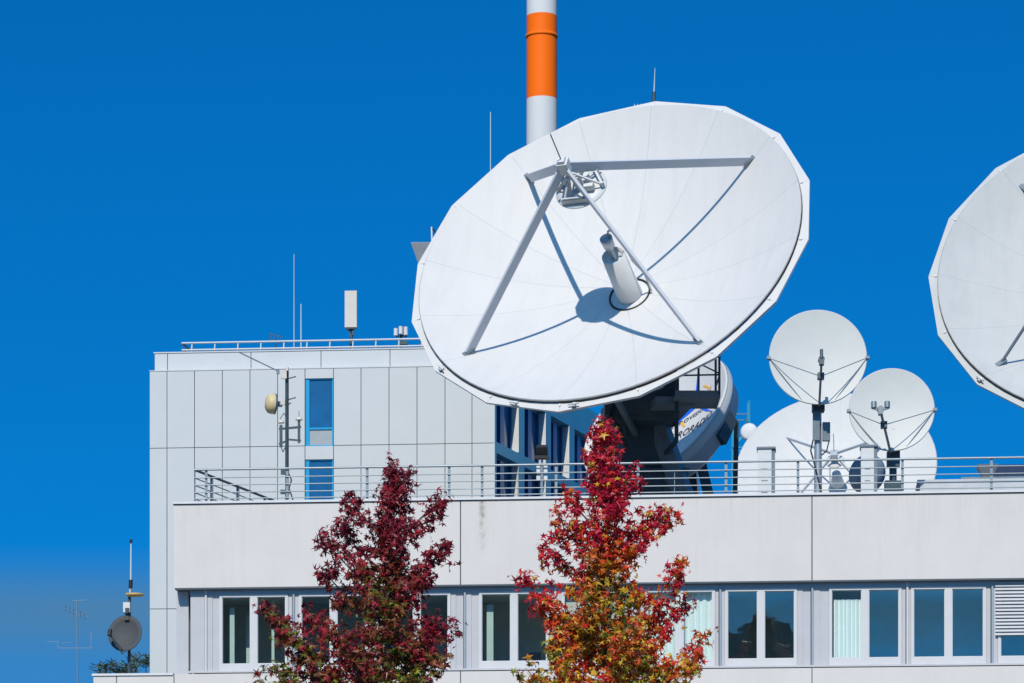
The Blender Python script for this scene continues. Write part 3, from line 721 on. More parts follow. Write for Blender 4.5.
# medium round dish, low behind the railing
def medium_dish(name, label, c, az, el, Rr, depth, base, dm, back=.25, subs=True, mountmat='steel_dark', shell='white_metal', cradle=True):
    root = thing(name, base, label, 'satellite dish')
    mt = orient(c, az, el); Fq = Rr * Rr / (4 * depth)
    prof = [(0.001, -depth)] + [(Rr * k / 14, -depth + (Rr * k / 14) ** 2 / (4 * Fq)) for k in range(1, 15)]
    b = MB(); b.lathe(prof, 72); b.lathe([(Rr, 0), (Rr + .03, -.015), (Rr + .03, -.05)], 72); b.build('reflector', dm, root, mt)
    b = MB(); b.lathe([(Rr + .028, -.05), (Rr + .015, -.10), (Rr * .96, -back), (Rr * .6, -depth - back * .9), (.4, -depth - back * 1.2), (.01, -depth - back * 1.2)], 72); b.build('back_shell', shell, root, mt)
    return root, mt, Fq

c3 = at(835.6, 467.3, 96)
d3, m3, f3 = medium_dish('satellite_dish', 'broad plain white dish low behind the two small round dishes', c3, R(-10.8), R(33), 2.82, .72, Vector((c3.x + .5, 98.2, ZR)), 'dish_plain')
b = MB(); sub3 = Vector((0.02, .02, 1.45))
b.lathe([(.001, .16), (.22, .2), (.27, .25), (.25, .28), (.001, .3)], 24); b.build('subreflector', 'white_metal', d3, m3)
for ang in (45, 135, 225, 315):
    e = Vector((math.cos(R(ang)), math.sin(R(ang)), 0)); b = MB(); b.bar(Vector((0, 0, .52)) + e * .08, e * 2.1 + Z * (-.72 + 2.1 ** 2 / (4 * f3)), .04, .09, Z); b.build('strut', 'strut', d3, m3)
b = MB(); b.box((0, 0, .5), .2, .2, .22); b.tube((0, 0, .55), (0, .35, 1.0), .012, n=5); b.build('apex_box', 'galv', d3, m3)
b = MB(); b.lathe([(.2, -.7), (.12, -.25), (.01, -.25)], 20); b.build('feed_tube', 'white_metal', d3, m3)
b = MB(); b.tube(Vector((c3.x + .5, 98.2, ZR)), Vector((c3.x + .5, 98.2, c3.z - .6)), .4, .3, 16); b.bar(Vector((c3.x + .5, 98.2, c3.z - .8)), m3 @ Vector((0, 0, -.9)), .5, .5); b.build('pedestal', 'steel_mid', d3)

# logo dish turned to the left, behind the big mount
c4 = at(654, 417, 88)
Az4, El4, R4 = R(-44), R(34), 2.2
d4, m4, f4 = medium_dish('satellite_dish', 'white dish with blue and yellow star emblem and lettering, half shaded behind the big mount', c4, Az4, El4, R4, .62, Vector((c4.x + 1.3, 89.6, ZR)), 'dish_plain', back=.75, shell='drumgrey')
f4h = lambda x, y: -.62 + (x * x + y * y) / (4 * f4)
b = MB(); b.lathe([(R4 + .035, -.06), (R4 + .06, -.22), (R4 + .04, -.30), (R4 - .1, -.34)], 64); b.build('rim_band', 'clad', d4, m4)
b = MB(); q = Vector((c4.x + 1.3, 89.6, ZR))
b.bar(q + Vector((-.9, -.9, 0)), m4 @ Vector((0, -.6, -1.6)), .2, .25); b.bar(q + Vector((.9, -.9, 0)), m4 @ Vector((0.4, 0, -1.6)), .2, .25); b.bar(q + Vector((0, .9, 0)), m4 @ Vector((0, .2, -1.6)), .3, .3)
b.tube(q, q + Z * 2.6, .35, .3, 12); b.bar(q + Vector((.8, -.6, 0)), m4 @ Vector((1.9, .4, -1.0)), .12, .14); b.build('mount_frame', 'steel_dark', d4)
b = MB(); b.box((R4 * .9, -.2, -.62), .4, .8, .35); b.build('drive_box', 'steel_dark', d4, m4)
b = MB(); b.box((1.4, -1.75, -.5), .35, .2, .2); b.build('lifting_lug', 'steel_dark', d4, m4)
# emblem on the dish face: dish coordinates of a photo pixel on the face
def on_face(px, py):
    inv = m4.inverted(); o = inv @ Vector((0, 0, CZ)); d = (inv.to_3x3() @ (at(px, py, 1) - Vector((0, 0, CZ)))).normalized()
    t = -o.z / d.z
    for _ in range(8):
        p = o + d * t; t += (f4h(p.x, p.y) - p.z) / d.z * .8
    p = o + d * t
    return p.x, p.y
def decal(polys, name, m, lift=.012):
    bb = MB()
    for pl in polys:
        pts = [on_face(*p) for p in pl]
        # subdivide as a fan of small strips following the bowl
        cx = sum(p[0] for p in pts) / len(pts); cy = sum(p[1] for p in pts) / len(pts)
        vs = [Vector((cx, cy, f4h(cx, cy) + lift))]; n = 0
        ringp = []
        for a_, b_ in zip(pts, pts[1:] + pts[:1]):
            for s in range(4): ringp.append((a_[0] + (b_[0] - a_[0]) * s / 4, a_[1] + (b_[1] - a_[1]) * s / 4))
        m_ = len(ringp); vs += [Vector((cx + (x - cx) * .5, cy + (y - cy) * .5, 0)) for x, y in ringp] + [Vector((x, y, 0)) for x, y in ringp]
        for v_ in vs: v_.z = f4h(v_.x, v_.y) + lift
        fs = [(0, 1 + i, 1 + (i + 1) % m_) for i in range(m_)] + [(1 + i, 1 + m_ + i, 1 + m_ + (i + 1) % m_, 1 + (i + 1) % m_) for i in range(m_)]
        bb.add(vs, fs)
    return bb.build(name, m, d4, m4)
decal([[(695.5, 394), (697.8, 370), (699.6, 372), (699.4, 394)], [(676, 421), (679, 414), (689, 408), (696, 408), (682, 420), (677, 427)],
       [(706.5, 396), (708.5, 391), (711.5, 386), (710.5, 392)], [(700.5, 409), (703, 406.5), (712, 411), (706, 411.5)],
       [(676.5, 411), (682, 407), (690, 405), (684, 411)]], 'emblem_blue', 'logo_blue')
decal([[(703, 386.5), (706, 385), (711, 388), (710.5, 391.5), (707, 388)], [(680.5, 423), (683, 422), (685.5, 426), (683.5, 427.5)]], 'emblem_yellow', 'logo_yellow', .016)
def text_mesh(s, size):
    cu = bpy.data.curves.new('lettering', 'FONT'); cu.body = s; cu.size = size; cu.offset = .012; cu.align_x = 'LEFT'; cu.resolution_u = 2
    o = bpy.data.objects.new('lettering', cu); col.objects.link(o)
    bpy.context.view_layer.update()
    dg = bpy.context.evaluated_depsgraph_get(); me = bpy.data.meshes.new_from_object(o.evaluated_get(dg))
    vs = [v.co.copy() for v in me.vertices]; fs = [tuple(p.vertices) for p in me.polygons]
    bpy.data.objects.remove(o); bpy.data.meshes.remove(me)
    return vs, fs
def lettering(s, p_start, p_end, hscale, name, m, slant=0):
    vs, fs = text_mesh(s, 1.0)
    w = max(v.x for v in vs); a_ = Vector(on_face(*p_start)); e_ = Vector(on_face(*p_end)); d = (e_ - a_); k = d.length / w
    d.normalize(); up = Vector((-d.y, d.x))
    bb = MB(); out = []
    for v in vs:
        p = a_ + d * (v.x * k + slant * v.y * k) + up * (v.y * k * hscale); out.append(Vector((p.x, p.y, f4h(p.x, p.y) + .014)))
    bb.add(out, fs); return bb.build(name, m, d4, m4)
lettering('EURORADIO', (665, 443.5), (710.5, 416.5), 1.3, 'lettering', 'logo_ink')
lettering('EUROVISION', (670, 430), (708, 406.5), .8, 'lettering', 'logo_ink', slant=.12)

# two small round dishes on poles
def small_dish(label, cpx, cpy, v, Rr, az, el, pole_px, pole_top_py, feed, twin, basew):
    u, z = uz(cpx, cpy, v); c = fp(u, v, z)
    base = fq(pole_px, 500, v + .35); base.z = ZR
    root = thing('small_satellite_dish', base, label, 'satellite dish', None)
    mt = orient(c, az, el); dep = .10; Fq = Rr * Rr / (4 * dep)
    b = MB(); b.lathe([(.001, -dep)] + [(Rr * k / 10, -dep + (Rr * k / 10) ** 2 / (4 * Fq)) for k in range(1, 11)], 64); b.lathe([(Rr, 0), (Rr + .015, -.01), (Rr + .012, -.035)], 64)
    b.build('reflector', 'small_dish', root, mt)
    b = MB(); b.lathe([(Rr + .012, -.03), (Rr * .95, -.075), (Rr * .5, -dep - .04), (.15, -dep - .07), (.01, -dep - .07)], 64); b.build('back_shell', 'steel_mid', root, mt)
    # feed arm: from the bottom of the bowl outwards
    inv = mt.inverted()
    fx, fy = feed; tip = Vector((fx, fy, 1.0)); bot = Vector((fx * .2 + .02, -Rr - .02, -.03))
    b = MB(); b.bar(bot, tip, .045, .06); b.build('feed_arm', 'steel_mid', root, mt)
    b = MB(); b.box(tip + Vector((0, -.03, 0)), .10, .10, .14)
    dirs = [0] if not twin else [-.14, .14]
    for dx in dirs:
        b.tube(tip + Vector((dx, .06, .02)), tip + Vector((dx, .26 if not twin else .2, .0)), .035 if not twin else .06, n=10)
        if twin: b.bar(tip + Vector((0, .02, 0)), tip + Vector((dx, .06, .02)), .05, .05)
    b.tube(tip + Vector((0, .05, -.12)), tip + Vector((0, .05, .03)), .07, n=12)
    b.build('feed_horn', 'steel_dark' if not twin else 'steel_mid', root, mt)
    kn = bot.lerp(tip, .66)
    b = MB(); b.box(kn, .14, .13, .15); b.build('arm_clamp', 'steel_dark', root, mt)
    for sx in (-1, 1):
        side = Vector((sx * Rr * 1.02, -.02, .0)); low = Vector((sx * Rr * .33, -Rr * .93, -.01))
        b = MB(); b.tube(side, kn, .010, n=6); b.tube(side, low, .008, n=6); b.box(side, .08, .06, .1); b.build('stay_rod', 'steel_mid', root, mt)
    # pole
    b = MB(); top = Vector((base.x, base.y, fq(pole_px, pole_top_py, v + .35).z))
    r = .075 if not twin else .055
    b.tube(base, top, r * 1.25, r, 14)
    for a_ in range(4):
        t_ = a_ * math.pi / 2 + .4; b.bar(base + Vector((math.cos(t_) * .26, math.sin(t_) * .26, .0)), base + Z * .42, .03, .05)
    b.box(base + Z * .03, .55, .55, .06); b.build('pole', 'galv', root)
    b = MB(); b.box(top - Z * .1 + Vector((0, -.05, 0)), .26, .3, .34); b.bar(top - Z * .05, mt @ Vector((0, -Rr * .4, -dep - .06)), .14, .18)
    if twin: b.box(base + Z * (top.z - base.z) * .52, .36, .24, .3); b.tube(base + Z * .35, top - Z * .2, .08, n=12)
    b.build('pole_bracket', 'steel_dark', root)
    if not twin:
        b = MB(); b.box(base + Vector((.175, -.05, 2.12)), .16, .15, .40); b.box(base + Vector((-.05, -.12, 2.3)), .15, .06, .75); b.build('control_box', 'steel_mid', root)
        b = MB(); b.path([base + Vector((-.1, -.1, 2.0)), base + Vector((-.17, -.12, 1.7)), base + Vector((-.06, -.12, 1.3)), base + Vector((.06, -.12, .8)), base + Vector((-.05, -.1, .1))], .018); b.path([base + Vector((.24, -.1, 1.95)), base + Vector((.18, -.12, 1.7)), base + Vector((.07, -.1, 1.6))], .016)
        b.build('cable', 'black', root)
    return root
small_dish('taller small round grey dish on a galvanised pole with a side box', 818, 357, 3.0, 1.05, R(-1), R(7), 818, 400, (0.0, -.43), False, .5)
small_dish('lower small round grey dish with a twin-headed feed on its tilted arm', 891.8, 409.5, 2.4, .905, R(-4), R(7), 893, 455, (-.28, -.35), True, .4)

# small dark dish seen from behind in front of the low white dish
u, z = uz(867, 474, 5.0); c5 = fp(u, 5.0, z)
d5 = thing('small_satellite_dish', Vector((c5.x, c5.y - .2, ZR)), 'small slate grey dish low behind the right vent cabinet', 'satellite dish')
m5 = orient(c5, R(200), R(20))
M['slate'] = mat('slate_dish', (0.20, 0.27, 0.34), 0.5, var=.06)
b = MB(); b.lathe([(.001, -.14), (.2, -.13), (.32, -.09), (.44, 0), (.45, -.01), (.33, -.10), (.2, -.15), (.001, -.16)], 40); b.build('reflector', 'slate', d5, m5)
b = MB(); b.tube(Vector((c5.x, c5.y - .25, ZR)), Vector((c5.x, c5.y - .25, c5.z)), .04); b.box(Vector((c5.x, c5.y - .2, ZR + .12)), .8, .3, .24); b.build('stand', 'steel_dark', d5)

# ================================================================== ROOF EQUIPMENT
def cabinet(px0, px1, py, v, label):
    u0, u1 = fu(px0, v), fu(px1, v); zt = uz(px0, py, v)[1]; loc = fp((u0 + u1) / 2, v + .2, ZR)
    t = thing('vent_cabinet', loc, label, 'cabinet', 'vent cabinets behind the railing')
    b = MB(); b.fbox(u0, u1 - .0, v, v + .45, ZR + .28, zt - .05); b.build('body', 'white_metal', t)
    b = MB(); b.fbox(u1 + .002, u1 + .07, v + .02, v + .45, ZR + .25, zt - .06); b.fbox(u0 - .02, u1 + .09, v - .03, v + .5, zt - .05, zt - .01); b.build('cap', 'steel_mid', t)
    b = MB()
    for uu in (u0 + .04, u1): b.fbox(uu - .03, uu + .03, v + .05, v + .1, ZR, ZR + .28); b.fbox(uu - .03, uu + .03, v + .35, v + .4, ZR, ZR + .28)
    b.fbox(u0 + .08, u1 - .03, v + .1, v + .35, ZR + .08, ZR + .26); b.build('stand', 'steel_dark', t)
    b = MB()
    for k in range(3):
        zz = ZR + .5 + k * .25; b.fbox(u0 + .08, u1 - .08, v - .006, v - .001, zz, zz + .015)
    b.build('louvre', 'steel_mid', t)
    b = MB(); b.path([fp(u0 - .75, v + .1, ZR + .16), fp(u0 - .3, v + .05, ZR + .13), fp(u0 - .05, v + .1, ZR + .26), fp(u0 + .15, v + .1, ZR + .1)], .03, 8); b.build('cable', 'black', t)
cabinet(757.5, 771.5, 446.5, 1.4, 'slim white vent cabinet on the terrace, left of the tall dish pole')
cabinet(861, 874, 444.5, 1.6, 'slim white vent cabinet on the terrace, below the right small dish')

# flood lamp
u, z = uz(542, 452, 1.5); lc = fp(u, 1.5, z); t = thing('flood_lamp', fp(u, 1.5, ZR), 'black floodlight on a post behind the terrace railing', 'lamp')
b = MB(); ax = (U, (V * .85 + Z * .5).normalized(), (Z * .85 - V * .5).normalized()); b.box(lc + Z * .02, .24, .16, .22, ax); b.box(lc - Z * .12, .3, .2, .06); b.build('lamp_head', 'black', t)
b = MB(); b.tube(fp(u, 1.55, ZR), lc - Z * .15, .025, n=8); b.build('post', 'galv', t)
b = MB()
for dz in (-.30, -.42, -.56): b.box(lc + Z * dz - U * .07, .09, .1, .09, (U, V, Z)); b.box(lc + Z * dz + U * .08, .08, .1, .08, (U, V, Z))
b.build('junction_box', 'white_metal', t)

# equipment mast in front of the tall building
mv = 10.5; u = fu(287, mv); mb = fp(u, mv, ZR); ztm = uz(287, 368, mv)[1]
t = thing('equipment_mast', mb, 'dark antenna mast with brackets standing before the pale wall', 'mast')
b = MB(); b.tube(mb, fp(u, mv, ztm), .045, n=10); b.build('pole', 'black_steel', t)
b = MB()
for x, y, w_ in ((284, 375, .1), (283, 402, .08), (287, 369, .05)):
    uu, zz = uz(x, y, mv - .1); b.box(fp(uu, mv - .1, zz), w_ * 1.4, .08, w_ * 1.8, (U, V, Z))
b.build('mast_box', 'cream', t)
def seg(bb, x0, y0, x1, y1, w_=.025, v=mv): bb.bar(fq(x0, y0, v), fq(x1, y1, v), w_, w_)
for grp in (((276, 402.5, 287, 402.5, .05),), ((279, 429, 301, 427, .05), (288, 439.5, 301, 440.5, .04), (279, 444, 287, 441, .04), (281, 425, 281, 447, .07), (299, 421, 299, 443, .06)),
            ((287, 379, 296, 376.5, .025),), ((287, 400, 296, 397.5, .025),), ((287, 405, 291, 403, .025),), ((280, 419, 284, 413, .015), (284, 413, 288, 422, .015)), ((299, 421, 299, 411, .015),)):
    b = MB()
    for q_ in grp: seg(b, *q_)
    b.build('cross_arm', 'steel_dark', t)
for x, y in ((281, 423), (299, 420)):
    b = MB(); uu, zz = uz(x, y, mv); b.lathe([(.09, 0), (.07, .05), (.01, .08)], 12, Matrix.Translation(fp(uu, mv, zz)))
    b.build('antenna_cap', 'cream', t)
b = MB(); b.path([fq(288, 472, mv - .06), fq(291.5, 480, mv - .06), fq(289, 488, mv - .06), fq(293, 500, mv - .06)], .02); b.path([fq(281, 447, mv), fq(283, 452, mv), fq(286, 446, mv)], .012)
b.box(fq(285, 472, mv - .05), .2, .1, .12); b.box(fq(285, 492, mv - .05), .22, .1, .1); b.build('cable', 'steel_dark', t)
b = MB(); b.bar(fq(238.5, 352, mv - .3), fq(278, 371, mv), .025, .025); b.box(fq(278, 372, mv), .07, .07, .1); b.build('boom', 'steel_mid', t)
dr = thing('drum_antenna', fq(271, 404, mv - .1), 'yellowed drum-shaped microwave antenna held on the side of the mast', 'antenna')
md = orient(fq(273.5, 404, mv - .1), R(-76), R(3))
b = MB(); b.lathe([(.24, -.02), (.245, .06), (.22, .13), (.14, .19), (.001, .21)], 28); b.build('radome', 'radome', dr, md)
b = MB(); b.lathe([(.25, -.02), (.24, -.06), (.08, -.1), (.001, -.1)], 28); b.box((0, 0, -.14), .1, .1, .14); b.build('back_plate', 'steel_mid', dr, md)

# inverted pyramid cowl on the tall building's roof
Yp = 97.0; t = thing('hopper', Vector((at(424, 0, Yp).x, Yp, zMain)), 'grey inverted pyramid cowl peeping out left of the big dish', 'cowl')
b = MB(); b.hexa([at(418.5, 264, Yp + .3), at(430, 264, Yp + .3), at(430, 264, Yp + .6), at(418.5, 264, Yp + .6), at(410.8, 242.6, Yp), at(438, 242.2, Yp), at(438, 242.0, Yp + .9), at(411.5, 242.2, Yp + .9)]); b.build('cowl', 'duct', t)
b = MB(); nk = at(424.5, 264, Yp + .45); b.tube(Vector((nk.x, nk.y, zMain - .1)), nk, .13, n=12); b.build('neck', 'steel_mid', t)
b = MB(); b.bar(at(432, 243, Yp), at(431.5, 227, Yp), .04, .04); b.bar(at(432, 228, Yp), at(440, 238, Yp + .3), .035, .035, mi=1); b.build('post', ['white_metal', 'steel_dark'], t)
# roof antennas on tall building
def whip(name, px, py0, py1, v, r, m, label, zbase, lower=None):
    base = fq(px, 500, v); base.z = zbase; zt = uz(px, py0, v)[1]
    t = thing(name, base, label, 'antenna')
    b = MB(); b.tube(base, Vector((base.x, base.y, zt)), r, r * .6, 6); b.build('rod', m, t)
    b = MB(); b.tube(base, base + Z * .35, r * 2.4, n=8); b.build('socket', 'steel_mid', t)
whip('whip_antenna', 294, 254, 345, LV + 1.5, .014, 'clad', 'tall thin whip antenna on the flat roof, left of the white panel antenna', zU - .1)
whip('whip_antenna', 301, 304, 345, LV + 1.6, .022, 'clad', 'short thin rod beside the tall whip on the flat roof', zU - .1)
whip('whip_antenna', 490.5, 112, 345, LV + 5, .02, 'clad', 'thin pale whip antenna just left of the big dish and chimney', zMain - .1)
t_ = LV + 1.3
pu = fu(351, t_); pb = fp(pu, t_, zU - .1)
t = thing('panel_antenna', pb, 'cream rectangular panel antenna on a short pole on the flat roof', 'antenna')
z0, z1 = uz(351, 328, t_)[1], uz(351, 291.5, t_)[1]
b = MB(); a0, a1 = fu(345.2, t_), fu(357.2, t_); b.fbox(a0, a1, t_ - .1, t_ + .06, z0, z1); b.build('panel', 'cream', t)
b = MB(); b.fbox(a0 + .02, a1 - .02, t_ - .08, t_ + .04, z0 - .035, z0 - .002); b.tube(pb, Vector((pb.x, pb.y, z0 + .3)) + V * .12 - V * .0, .04, n=10); b.bar(fp(pu - .06, t_, z0 - .03), fp(pu + .02, t_, z0 - .3), .04, .04); b.box(fp(pu + .05, t_, z0 - .12), .06, .06, .14, (U, V, Z)); b.build('pole', 'steel_dark', t)
# cluster of camera-like boxes
t_ = LV + 1.4; cu_ = fu(401, t_); cb = fp(cu_, t_, zU - .1)
t = thing('speaker_cluster', cb, 'cluster of small white cylinders on a stand at the right end of the roof rail', 'equipment')
b = MB()
for x, y0, y1 in ((395.8, 335.5, 328.5), (400.8, 334, 326.5), (405.8, 335, 327)):
    b.tube(fq(x, y0, t_ - .1), fq(x, y1, t_ - .1), .055, n=12)
b.build('cylinder_head', 'white_metal', t)
b = MB(); b.tube(cb, fq(401, 333, t_), .03, n=8); b.bar(fq(396, 336, t_), fq(407, 336, t_), .05, .05); b.box(fq(403, 344, t_), .25, .1, .14, (U, V, Z)); b.build('stand', 'steel_dark', t)
# yagi behind rail
t_ = LV + 3; yb = fp(fu(276, t_), t_, zU - .1)
t = thing('yagi_antenna', yb, 'small dark comb antenna behind the roof rail', 'antenna')
b = MB(); b.tube(yb, fq(276, 338, t_), .02, n=6); b.build('pole', 'steel_dark', t)
b = MB(); seg(b, 269.5, 333.5, 282.5, 337, .02, t_); seg(b, 269.5, 339.5, 282.5, 343, .02, t_)
for k in range(4): seg(b, 270.5 + k * 3.6, 333 + k, 270.5 + k * 3.6, 340.5 + k, .015, t_)
b.build('element', 'steel_dark', t)
# tall mast whose tip shows above the big dish
mv2 = 21.0; base = fq(654, 500, mv2); base.z = ZR; t = thing('lightning_mast', base, 'slim mast whose dark tip and white rod show above the top of the big dish', 'mast')
Ym = base.y; b = MB(); b.tube(base, at(654, 92, Ym), .07, .05, 8); b.build('pole', 'steel_dark', t)
b = MB(); b.tube(at(654, 92, Ym), at(655, 68, Ym), .02, .008, 6); b.build('rod', 'clad', t)
b = MB()
for x in (634.5, 637.6, 641): b.tube(at(x, 104, Ym), at(x, 120, Ym), .012, n=5)
b.bar(at(634, 112, Ym), at(654, 112, Ym), .04, .04); b.build('spike', 'clad', t)

# right-hand roof clutter
v = 3.2; t = thing('roof_duct', fp(fu(917, v), v, ZR), 'low grey sheet-metal duct lying on the terrace at the right', 'duct')
u0, u1 = fu(920, v), fu(1200, v); z1 = uz(920, 480, v)[1]
b = MB(); b.fbox(u0, u1, v, v + 1.2, ZR, z1 - .04); b.fbox(u0 - .06, u1, v - .04, v + 1.24, z1 - .04, z1); b.build('casing', 'duct', t)
b = MB(); b.fbox(u0 + .9, u1, v + .3, v + 1.1, z1, z1 + .1); b.fbox(u0 + .3, u1, v - .03, v - .001, ZR + .18, ZR + .2); b.build('flange', 'steel_mid', t)
v = 6.0; t = thing('plant_enclosure', fp(fu(1030, v), v, ZR), 'dark navy plant enclosure on the roof behind the duct at right', 'enclosure')
b = MB(); z1 = uz(1010, 464.5, v)[1]; b.fbox(fu(992, v), fu(1100, v), v, v + 2.5, ZR, z1); b.build('casing', 'navy', t)
v = 4.8; t = thing('hopper', fp(fu(988, v), v, ZR), 'grey inverted pyramid cowl beside the navy enclosure', 'cowl')
zt2, zb2 = uz(988, 464, v)[1], uz(988, 476, v)[1]
b = MB(); b.hexa([fp(a, c, z) for z, (x0, x1, c0, c1) in ((zb2, (983.5, 993, v + .2, v + .45)), (zt2, (977.5, 999, v, v + .65))) for a, c in ((fu(x0, v), c0), (fu(x1, v), c0), (fu(x1, v), c1), (fu(x0, v), c1))]); b.build('cowl', 'duct', t)
b = MB(); b.fbox(fu(984.5, v), fu(992, v), v + .22, v + .43, ZR, zb2); b.build('neck', 'steel_dark', t)

# lattice mast with tiny dish, further back
Yl = 112.0; lb = at(741, 0, Yl); lb.z = 0
t = thing('lattice_mast', lb, 'slim bluish lattice mast behind the gap between the lettered dish and the low white dish', 'mast')
b = MB(); tops = at(741, 402, Yl).z
hw = .32
for sx in (-1, 1):
    for sy in (-1, 1): b.bar(lb + Vector((sx * hw, sy * hw, 0)), Vector((lb.x + sx * hw * .8, lb.y + sy * hw * .8, tops - (0 if sx > 0 else .6))), .05, .05)
z = 8.0
while z < tops - 1.2:
    for sy in (-1, 1):
        b.bar(lb + Vector((-hw, sy * hw, z)), lb + Vector((hw, sy * hw, z + .75)), .035, .035); b.bar(lb + Vector((-hw, sy * hw, z)), lb + Vector((hw, sy * hw, z)), .035, .035)
    z += .75
b.build('lattice', 'bluewall', t)
b = MB(); b.bar(at(734, 414, Yl), at(748, 414, Yl), .03, .03); b.bar(at(734, 420, Yl), at(744, 420, Yl), .03, .03); b.tube(at(746.5, 426, Yl), at(746.5, 418, Yl), .02, n=5); b.build('arm', 'steel_mid', t)
cd5 = at(749, 431.5, Yl - .5); d6 = thing('drum_antenna', cd5, 'tiny round white dish fixed on the lattice mast', 'antenna')
m6 = orient(cd5, R(-10), R(5)); b = MB(); b.lathe([(.001, .03), (.2, .02), (.28, 0), (.28, -.15), (.001, -.18)], 28); b.build('radome', 'white_metal', d6, m6)
b = MB(); b.bar(cd5 + Vector((0, .1, 0)), Vector((lb.x + .25, lb.y - .25, cd5.z)), .06, .06); b.build('bracket', 'steel_mid', d6)

# ================================================================== LOWER-LEFT AERIALS
av = 3.0; u = fu(129, av); ab = fp(u, av, ZL - .2)
t = thing('antenna_pole', ab, 'dark pole carrying a white-tipped whip on the lower terrace at far left', 'mast')
b = MB(); b.tube(ab, fq(129.5, 597, av), .035, n=10); b.build('pole', 'steel_dark', t)
b = MB(); b.tube(fq(130, 597, av), fq(130, 588, av), .018, n=8); b.tube(fq(130.8, 580, av), fq(131, 543, av), .018, .014, 8); b.build('whip', 'white_metal', t)
b = MB(); b.tube(fq(130.6, 588, av), fq(130.8, 580, av), .045, n=10); b.tube(fq(131, 543, av), fq(131, 539.5, av), .032, n=8); b.build('whip_collar', 'black', t)
b = MB(); uu, zz = uz(127, 607.5, av - .08); b.box(fp(uu, av - .08, zz), .15, .12, .22, (U, V, Z)); b.box(fp(uu + .02, av - .15, zz - .07), .09, .03, .1, (U, V, Z), 1); b.build('radio_box', ['white_metal', 'steel_dark'], t)
b = MB(); uu, zz = uz(135, 595.0, av); b.lathe([(.001, -.02), (.17, -.025), (.2, 0), (.17, .03), (.001, .04)], 24, Matrix.Translation(fp(uu, av, zz))); b.bar(fq(126, 593.5, av), fq(135, 594.5, av), .03, .03); b.build('disc_antenna', 'yellowdisc', t)
uu, zz = uz(125.2, 633.5, av - .15); dc = fp(uu, av - .15, zz)
t = thing('small_satellite_dish', Vector((dc.x, dc.y, dc.z - .4)), 'dark grey television dish clamped to the aerial pole at far left', 'satellite dish')
m7 = orient(dc, R(-8), R(14)); b = MB()
for r_ in (1,): b.lathe([(.001, -.06), (.15, -.05), (.28, -.02), (.37, .02), (.38, .01), (.28, -.04), (.15, -.07), (.001, -.08)], 40, Matrix.Diagonal((1, 1.12, 1, 1)))
b.build('reflector', 'darkdish', t, m7)
b = MB(); b.bar(Vector((-.03, -.47, -.02)), Vector((-.27, -.12, .30)), .04, .04); b.bar(Vector((.03, -.45, -.02)), Vector((-.25, -.14, .28)), .02, .02); b.build('feed_arm', 'steel_dark', t, m7)
b = MB(); b.tube(Vector((-.27, -.16, .30)), Vector((-.26, -.02, .30)), .05, n=10); b.box((.02, .38, -.02), .1, .16, .12); b.build('feed_head', 'black', t, m7)
b = MB(); b.box((.0, 0, -.12), .16, .3, .12); b.build('clamp', 'steel_dark', t, m7)

# spiky shrub on lower terrace
def spiky(px, py, v, n, label):
    uu, zz = uz(px, py, v); base = fp(uu, v, ZL - .2); t = thing('spiky_shrub', base, label, 'shrub')
    b = MB(); hts = zz
    for i in range(n):
        cl = rnd.uniform(-.45, .45); c_ = base + Vector((cl, rnd.uniform(-.2, .2), hts - base.z + rnd.uniform(-.25, .05) - abs(cl) * .1))
        a_ = rnd.uniform(0, 2 * math.pi); e_ = rnd.uniform(-.2, .9); L_ = rnd.uniform(.12, .28)
        d = Vector((math.cos(a_) * math.cos(e_), math.sin(a_) * math.cos(e_), math.sin(e_))); s = d.cross(Z).normalized() * .016
        b.add([c_ - s, c_ + s, c_ + d * L_ * .6 + s * .8 - Z * .0, c_ + d * L_ - Z * .03, c_ + d * L_ * .6 - s * .8], [(0, 1, 2, 3, 4)], rnd.choice((0, 0, 1)))
    b.build('foliage', [LEAF['greygreen'], LEAF['green']], t)
    b = MB(); 
    for dx in (-.25, 0, .22): b.tube(base + Vector((dx * .4, 0, 0)), base + Vector((dx, 0, hts - base.z)), .025, .012, 6)
    b.build('stem', 'bark', t)
spiky(116, 665, 5.2, 300, 'grey-green spiky shrub behind the dark television dish')
spiky(146, 657, 17.5, 240, 'spiky shrub half hidden against the corner of the pale building')

# far TV aerial on a house roof
Yh = 112.0; hb = at(76.5, 0, Yh); hz = 10.5
t = thing('house', Vector((hb.x - 1, Yh + 2, 0)), 'tile-roofed house beyond the office block, below the far aerial', 'building')
b = MB(); b.box((hb.x - 1, Yh + 2, 3.6), 11, 8, 7.2); b.build('wall', 'brick', t)
b = MB(); cx, cy = hb.x - 1, Yh + 2
b.add([(cx - 6, cy - 4.5, 7.2), (cx + 6, cy - 4.5, 7.2), (cx + 6, cy + 4.5, 7.2), (cx - 6, cy + 4.5, 7.2), (cx - 3, cy, 10.3), (cx + 3, cy, 10.3)], [(0, 1, 5, 4), (1, 2, 5), (2, 3, 4, 5), (3, 0, 4), (0, 3, 2, 1)]); b.build('roof', 'tile', t)
t = thing('television_aerial', Vector((hb.x, Yh + .6, 9.0)), 'thin pale television aerial with cross elements in the far left background', 'antenna')
ab = Vector((hb.x, Yh + .6, 9.0)); Ya = Yh + .6
b = MB(); b.tube(ab, at(76.8, 600, Ya), .032, .022, 8); b.build('pole', 'rail', t)
b = MB()
def sg(bb, x0, y0, x1, y1, w_=.018, dy=0, mi=0): bb.bar(at(x0, y0, Ya), at(x1, y1, Ya + dy), w_ * .75, w_ * .75, mi=mi)
